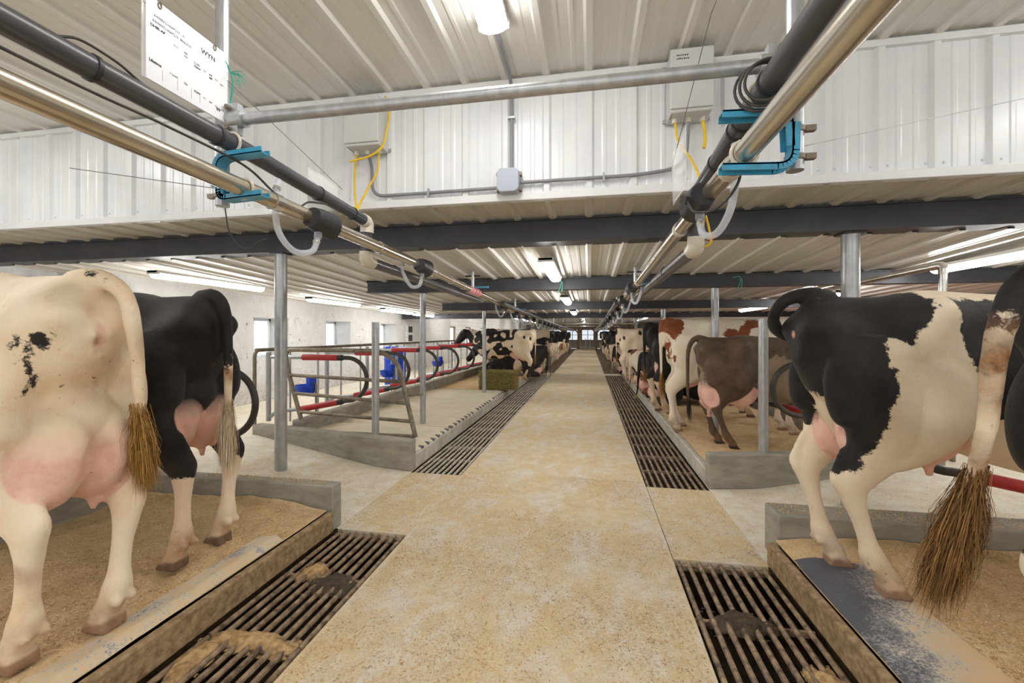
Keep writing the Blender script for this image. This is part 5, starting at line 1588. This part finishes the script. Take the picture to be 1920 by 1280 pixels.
cow('black cow with white lower legs and pink udder beside the cream cow', (-2.10, 2.07, BEDZ), -1, 'black',
    [('all', 1), ('s', -1, (0.18, 0, 0.62), (0.14, 0.10, 0.30)), ('below', -1, 0.47), ('s', -1, (-0.09, -0.02, 0.75), (0.06, 0.06, 0.30))],
    scale=1.02, hind=((-0.09, -0.01), (-0.08, -0.04)), ud=(1.08, -0.03, 0.07), voxel=0.013, stains=[((-0.09, -0.02, 0.98), (0.05, 0.05, 0.05), 1.0), ((-0.05, 0.15, 0.15), (0.12, 0.08, 0.1), 0.8)], switch='switch_white', sw_len=0.30, sw_n=1700, sw_w=0.045,
    tail=[(0.08, 0, 1.41), (-0.02, 0, 1.425), (-0.075, -0.01, 1.34), (-0.085, -0.02, 1.1), (-0.085, -0.02, 0.88), (-0.08, -0.02, 0.70)],
    seed=2)
# --- right front: black and white cow
P1 = [(-0.2, 1.6), (0.205, 1.6), (0.439, 1.434), (0.449, 1.403), (0.418, 1.327), (0.331, 1.197), (0.31, 1.204), (0.241, 1.213), (0.222, 1.16), (0.226, 1.099), (0.254, 1.088), (0.258, 0.955), (0.226, 0.906), (0.22, 0.82), (0.183, 0.698), (0.14, 0.60), (0.03, 0.57), (-0.05, 0.80), (-0.2, 0.8)]
P2 = [(0.503, 1.40), (0.655, 1.40), (0.847, 1.40), (1.3, 1.5), (1.4, 1.0), (0.95, 0.80), (0.80, 0.88), (0.664, 0.873), (0.605, 1.034), (0.536, 1.174), (0.506, 1.28), (0.499, 1.374)]
P1f = [(-0.2, 1.6), (0.205, 1.6), (0.439, 1.434), (0.33, 1.19), (0.2, 1.1), (0.12, 0.75), (0.0, 0.70), (-0.2, 0.8)]
cow('black and white cow with raised black tail head in the right foreground', (1.08, 2.44, BEDZ), 1, 'bw',
    [('p', 1, -1, P1), ('p', 1, 1, P1f), ('p', 1, 0, P2), ('s', -1, (0.13, 0.0, 0.80), (0.12, 0.10, 0.22))],
    hind=((0.07, -0.03), (0.17, -0.04)), ud=(0.92, -0.02, 0.0), voxel=0.0125, switch='switch_dark', sw_len=0.3,
    tail=[(0.14, 0, 1.41), (0.04, 0, 1.445), (-0.06, 0.03, 1.42), (-0.10, 0.08, 1.34), (-0.04, 0.20, 1.26), (0.12, 0.30, 1.18), (0.30, 0.36, 1.08)],
    skin_spots=[((0.19, -0.2, 0.44), (0.035, 0.04, 0.03), 0.6), ((0.41, -0.3, 0.92), (0.05, 0.05, 0.04), 0.35), ((-0.04, 0, 1.24), (0.03, 0.03, 0.03), 0.7)], seed=3)
cow('black cow at the right edge, only its swinging brown-tipped tail in view', (1.24, 1.36, BEDZ), 1, 'bw',
    [('all', 1), ('below', -1, 0.6), ('s', -1, (-0.14, 0, 1.02), (0.10, 0.09, 0.25)), ('s', -1, (-0.22, 0, 0.85), (0.10, 0.09, 0.25))],
    hind=((0.12, 0), (0.16, 0)), voxel=0.014, switch='switch_brown', sw_len=0.30, sw_n=3200, sw_w=0.055,
    tail=[(0.08, 0, 1.41), (-0.02, 0, 1.425), (-0.11, 0, 1.37), (-0.155, 0, 1.25), (-0.175, 0, 1.12), (-0.185, 0, 1.0), (-0.215, 0, 0.86), (-0.255, 0, 0.74)], stains=[((-0.16, 0, 1.14), (0.07, 0.08, 0.14), 1.3), ((-0.2, 0, 0.90), (0.08, 0.06, 0.08), 1.0), ((-0.25, 0, 0.76), (0.08, 0.08, 0.1), 1.0)], seed=4)
# --- right side behind the curb
cow('small dark brown cow with a black tail switch behind the right concrete curb', (1.20, 5.03, 0.165), 1, 'jersey',
    [('all', 1), ('e', -1, 0, 0.85, 0.85, 0.22, 0.35), ('s', -1, (0.0, 0.0, 0.92), (0.07, 0.11, 0.16)), ('e', 1, 0, 1.2, 0.2, 0.2, 0.25)],
    scale=0.84, hind=((0.12, -0.03), (0.22, -0.04)), ud=(1.15, 0.04, 0.08), voxel=0.018, switch='switch_dark', sw_len=0.28, sw_w=0.03,
    tail=[(0.08, 0, 1.39), (-0.02, 0, 1.42), (-0.10, 0, 1.36), (-0.14, 0, 1.22), (-0.145, 0, 1.0), (-0.145, 0, 0.75), (-0.13, 0, 0.52)], seed=5)
cow('tall white cow with red-brown patches behind the brown cow', (1.0, 5.86, 0.165), 1, 'redw',
    [('p', 1, 0, [(-0.2, 1.40), (-0.03, 1.43), (0.0, 1.50), (0.12, 1.50), (0.20, 1.37), (0.15, 1.25), (0.10, 1.22), (0.065, 1.15), (0.0, 1.22), (-0.05, 1.26), (-0.2, 1.2)]), ('e', 1, 0, -0.01, 1.02, 0.035, 0.15), ('e', 1, 0, 0.05, 0.93, 0.02, 0.04),
     ('e', 1, 0, 0.72, 1.24, 0.10, 0.06), ('p', 1, 0, [(0.76, 1.20), (0.82, 1.32), (0.95, 1.42), (1.08, 1.40), (1.06, 1.32), (0.95, 1.30), (0.9, 1.22)]), ('e', 1, 0, 0.5, 1.14, 0.05, 0.05)],
    hind=((0.05, 0), (-0.06, -0.01)), ud=(0.95, 0, 0), voxel=0.02, switch='switch_yellow', sw_len=0.4, sw_w=0.05, seed=6)
RIGHT = [
    (7.02, 0.93, 'black', [('all', 1), ('below', -1, 0.5)], False, 'black cow with stained tail standing just left of the red and white cow', 0.98),
    (8.1, 0.98, 'bw', [('all', 1), ('e', -1, 0, 1.2, 0.3, 0.2, 0.3)], True, 'black cow lying down, seen under the belly of the red and white cow', 1.0),
    (9.35, 0.95, 'redw', [('rand', 1, 2.2, -0.03)], True, 'red-brown and white cow lying beyond the black lying cow', 1.0),
    (10.6, 0.98, 'bw', [('rand', 1, 2.4, 0.0)], True, 'black and white cow lying next to the far right slim post', 0.95),
    (12.0, 0.80, 'bw', [('e', 1, 0, 0.12, 1.18, 0.035, 0.06), ('e', 1, 0, 0.55, 1.32, 0.05, 0.07), ('e', 1, 0, 0.02, 1.12, 0.02, 0.04), ('e', 1, 0, -0.1, 1.35, 0.06, 0.1), ('e', 1, 0, 1.4, 1.0, 0.3, 0.4)], False, 'white cow with small black rump spot standing by the far right post', 0.96),
    (13.6, 0.80, 'bw', [('rand', 1, 2.0, -0.05)], True, 'dark patched cow lying before the far crossing on the right', 0.95),
    (16.2, 0.78, 'bw', [('all', 1), ('below', -1, 0.85)], False, 'black-backed cow with white legs standing past the right far crossing', 0.95),
    (17.5, 0.85, 'bw', [('rand', 1, 2.0, -0.02)], True, 'patched cow lying past the right far crossing', 0.95),
    (18.8, 0.85, 'bw', [('rand', 1, 1.7, 0.02)], True, 'pale patched cow lying behind the patched lying cow on the right', 0.95),
    (20.5, 0.72, 'bw', [('all', 1), ('below', -1, 0.7)], False, 'second black-backed cow standing far down the right side', 0.95),
    (23.0, 0.72, 'bw', [('rand', 1, 2.2, -0.05)], False, 'dark patched cow standing very far down the right side', 0.95),
    (26.5, 0.70, 'bw', [('all', 1), ('below', -1, 0.6)], False, 'farthest cow on the right side, black with pale legs', 0.95)]
LEFT = [
    (11.45, -1.50, 'bw', [('rand', 1, 5.5, -0.02), ('e', -1, 0, 0.12, 1.0, 0.42, 0.6), ('e', 1, 0, 0.22, 1.22, 0.04, 0.06), ('e', 1, 0, 0.05, 1.18, 0.03, 0.05), ('e', 1, 0, 2.1, 1.2, 0.35, 0.3)], False, 'white cow with scattered black spots standing behind the hay bale', 0.94),
    (12.55, -1.30, 'bw', [('all', 1), ('e', -1, 0, 0.75, 0.3, 0.12, 0.2)], True, 'black cow lying at the feet of the spotted white cow', 1.0),
    (13.8, -1.35, 'bw', [('s', 1, (0.0, -0.18, 1.15), (0.16, 0.2, 0.24)), ('rand', 1, 1.8, 0.08)], False, 'pale cow with black far hip standing behind the spotted white cow', 0.97),
    (16.2, -1.35, 'bw', [('all', 1), ('below', -1, 0.95), ('e', -1, 0, 0.35, 0.9, 0.2, 0.3)], False, 'black-rumped cow standing past the left far crossing', 0.95),
    (17.6, -1.4, 'bw', [('rand', 1, 2.1, 0.02)], True, 'patched cow lying past the left far crossing', 0.95),
    (19.0, -1.35, 'bw', [('all', 1), ('below', -1, 0.9)], False, 'second black-rumped cow on the far left side', 0.95),
    (20.8, -1.35, 'redw', [('rand', 1, 2.1, -0.02)], True, 'red-patched cow lying on the far left side', 0.95),
    (22.4, -1.33, 'bw', [('all', 1), ('below', -1, 0.85)], False, 'third black-rumped cow on the far left side', 0.95),
    (25.0, -1.33, 'bw', [('rand', 1, 2.0, -0.04)], False, 'dark patched cow very far down the left side', 0.95),
    (28.5, -1.3, 'bw', [('all', 1), ('below', -1, 0.7)], False, 'farthest cow on the left side, black with pale legs', 0.95)]
for f, rows in ((1, RIGHT), (-1, LEFT)):
    for i, (y, x, mt, spec, ly, lab, sc) in enumerate(rows):
        cow(lab, (x, y, 0.165), f, mt, spec, scale=sc, lying=ly, voxel=0.022 if y < 9 else (0.028 if y < 15 else 0.04), seed=20 + i * 3 + (50 if f < 0 else 0), hind=((0.05 * (i % 3), 0), (0.12 - 0.05 * (i % 3), 0)),
            switch='switch_yellow' if i % 2 == 0 else 'switch_white', sw_n=120 if y < 15 else 60, yaw=0.0)

# ------------------------------------------------------------------ loose shavings and straw
def flakes(name, area, n, zf, label, mask=None, lmin=0.004, lmax=0.013, m='flake', wfac=0.28, seed=1, parent=None):
    rs = random.Random(seed)
    x0, x1, y0, y1 = area
    V, F = [], []
    c = 0
    tries = 0
    while c < n and tries < n * 6:
        tries += 1
        x, y = rs.uniform(x0, x1), rs.uniform(y0, y1)
        if mask and rs.random() > mask(x, y):
            continue
        L = rs.uniform(lmin, lmax); w = L * wfac * rs.uniform(0.5, 1.2)
        a = rs.uniform(0, 2 * PI)
        ca, sa = math.cos(a), math.sin(a)
        z = zf(x, y) + 0.0015
        t1, t2 = rs.uniform(-0.3, 0.5) * L, rs.uniform(-0.2, 0.2) * w
        o = len(V)
        for (u, v) in ((-L, -w), (L, -w), (L, w), (-L, w)):
            V.append((x + (u * ca - v * sa) / 2, y + (u * sa + v * ca) / 2, z + abs(t1) / 2 + u / L * t1 / 2 + v / w * t2 / 2))
        F.append((o, o + 1, o + 2, o + 3))
        c += 1
    mb = MB(); mb.V, mb.F = V, F
    ob = mb.build(name, M[m], parent=parent, smooth=False)
    return tag(ob, None if parent else label, None if parent else 'shavings', kind='stuff')
def amask(x, y):
    v = mnoise.fractal(Vector((x * 1.3, y * 1.3, 0)), 0.8, 2.0, 4)
    return max(0.06, min(1.0, 0.5 + v * 0.9))
flakes('wood_shavings', (AX0 + 0.02, AX1 - 0.02, 0.7, 4.2), 42000, lambda x, y: 0.0, 'pale wood shavings scattered on the near aisle floor', amask)
flakes('wood_shavings', (AX0 + 0.02, AX1 - 0.02, 4.2, 12), 12000, lambda x, y: 0.0, 'pale wood shavings scattered along the middle of the aisle', amask, 0.006, 0.016)
def bzl(x, y):
    d = min(1.0, abs(x + 1.827) / 0.35); c = 1.0 - min(1.0, abs(y - 2.74) / 0.5)
    return bednoise(x, y, 0.148, 0.006 + 0.02 * d) + 0.045 * c * c * d
def bzr(x, y):
    d = min(1.0, abs(x - 1.107) / 0.35); c = 1.0 - min(1.0, abs(y - 2.83) / 0.5)
    return bednoise(x, y, 0.148, 0.006 + 0.02 * d) + 0.045 * c * c * d
def edge_l(x, y):
    return 1.0 if x < -2.05 or y > 1.6 else 0.25
def edge_r(x, y):
    return 1.0 if x > 1.5 or y < 1.3 else 0.22
flakes('wood_shavings', (-3.3, -1.84, 0.9, 2.72), 46000, bzl, 'wood shavings loose on the left front bedding', edge_l, seed=2, parent=BED['left'])
flakes('wood_shavings', (1.12, 2.9, 1.0, 2.82), 46000, bzr, 'wood shavings loose on the right front bedding', edge_r, seed=3, parent=BED['right'])
flakes('wood_shavings', (-3.4, -1.80, 2.86, 4.05), 7000, lambda x, y: zl(x), 'wood shavings on the left cross passage', amask, seed=4)
flakes('wood_shavings', (GL0, AX0, 2.82, 4.05), 5000, lambda x, y: 0.0, 'wood shavings between the two left gutters', None, seed=5)
flakes('wood_shavings', (AX1, GR1, 2.82, 4.05), 5000, lambda x, y: 0.0, 'wood shavings between the two right gutters', None, seed=6)
flakes('wood_shavings', (1.1, 2.9, 3.06, 4.1), 5000, lambda x, y: zr(x), 'wood shavings on the right cross passage', amask, seed=7)
flakes('wood_shavings', (1.15, 2.95, 2.86, 3.04), 3500, lambda x, y: 0.302, 'wood shavings heaped on top of the right front end curb', None, seed=8)
flakes('wood_shavings', (-2.9, -1.85, 2.76, 2.85), 1500, lambda x, y: 0.322, 'wood shavings on top of the left front end curb', None, seed=9)
flakes('wood_shavings', (1.12, 2.7, 4.6, 9.5), 14000, lambda x, y: bednoise(x, y, 0.175, 0.016), 'wood shavings on the right stalls under the brown cow', None, 0.008, 0.02, seed=10, parent=BED['far right'])
# manure and shavings caked on the near grates
def clump(x, y, rx, ry, rz, m, label):
    mb = MB()
    def zf(a, b):
        u, v = (a - x) / rx, (b - y) / ry
        r = math.sqrt(u * u + v * v) + 0.45 * mnoise.noise(Vector((a * 14, b * 14, 2)))
        return -0.03 + (rz + 0.028) * max(0.0, 1 - r ** 2) ** 0.6 + 0.008 * mnoise.noise(Vector((a * 45, b * 45, 7)))
    mb.grid(x - rx * 1.2, x + rx * 1.2, y - ry * 1.2, y + ry * 1.2, 48, 40, zf)
    mb.F = [f for f in mb.F if max(mb.V[i][2] for i in f) > -0.027]
    tag(mb.build('manure_clump', m, angle=80), label, 'manure clump')
M['muck'] = mat('dark_manure', lin(84, 68, 44), lin(48, 38, 26), 26, 0.6, bmp=0.9, bdist=0.02)
M['muckpale'] = mat('shaving_crusted_manure', lin(206, 172, 122), lin(150, 118, 78), 30, 0.8, bmp=0.9, bdist=0.02)
clump(-1.42, 2.20, 0.15, 0.10, 0.012, M['muck'], 'dark manure heap across the left front grate')
clump(-1.62, 2.30, 0.09, 0.08, 0.015, M['muckpale'], 'pale crusted lump on the left front grate by the kerb')
clump(-1.52, 1.72, 0.27, 0.06, 0.012, M['muckpale'], 'shaving crust over the joint of the left front grates')
clump(-1.70, 1.58, 0.07, 0.16, 0.012, M['muckpale'], 'long crust on the left front grate along the kerb')
clump(0.74, 2.26, 0.15, 0.09, 0.012, M['muck'], 'dark manure heap across the right front grate')
clump(0.96, 1.93, 0.07, 0.1, 0.012, M['muckpale'], 'pale crusted lump on the right front grate')
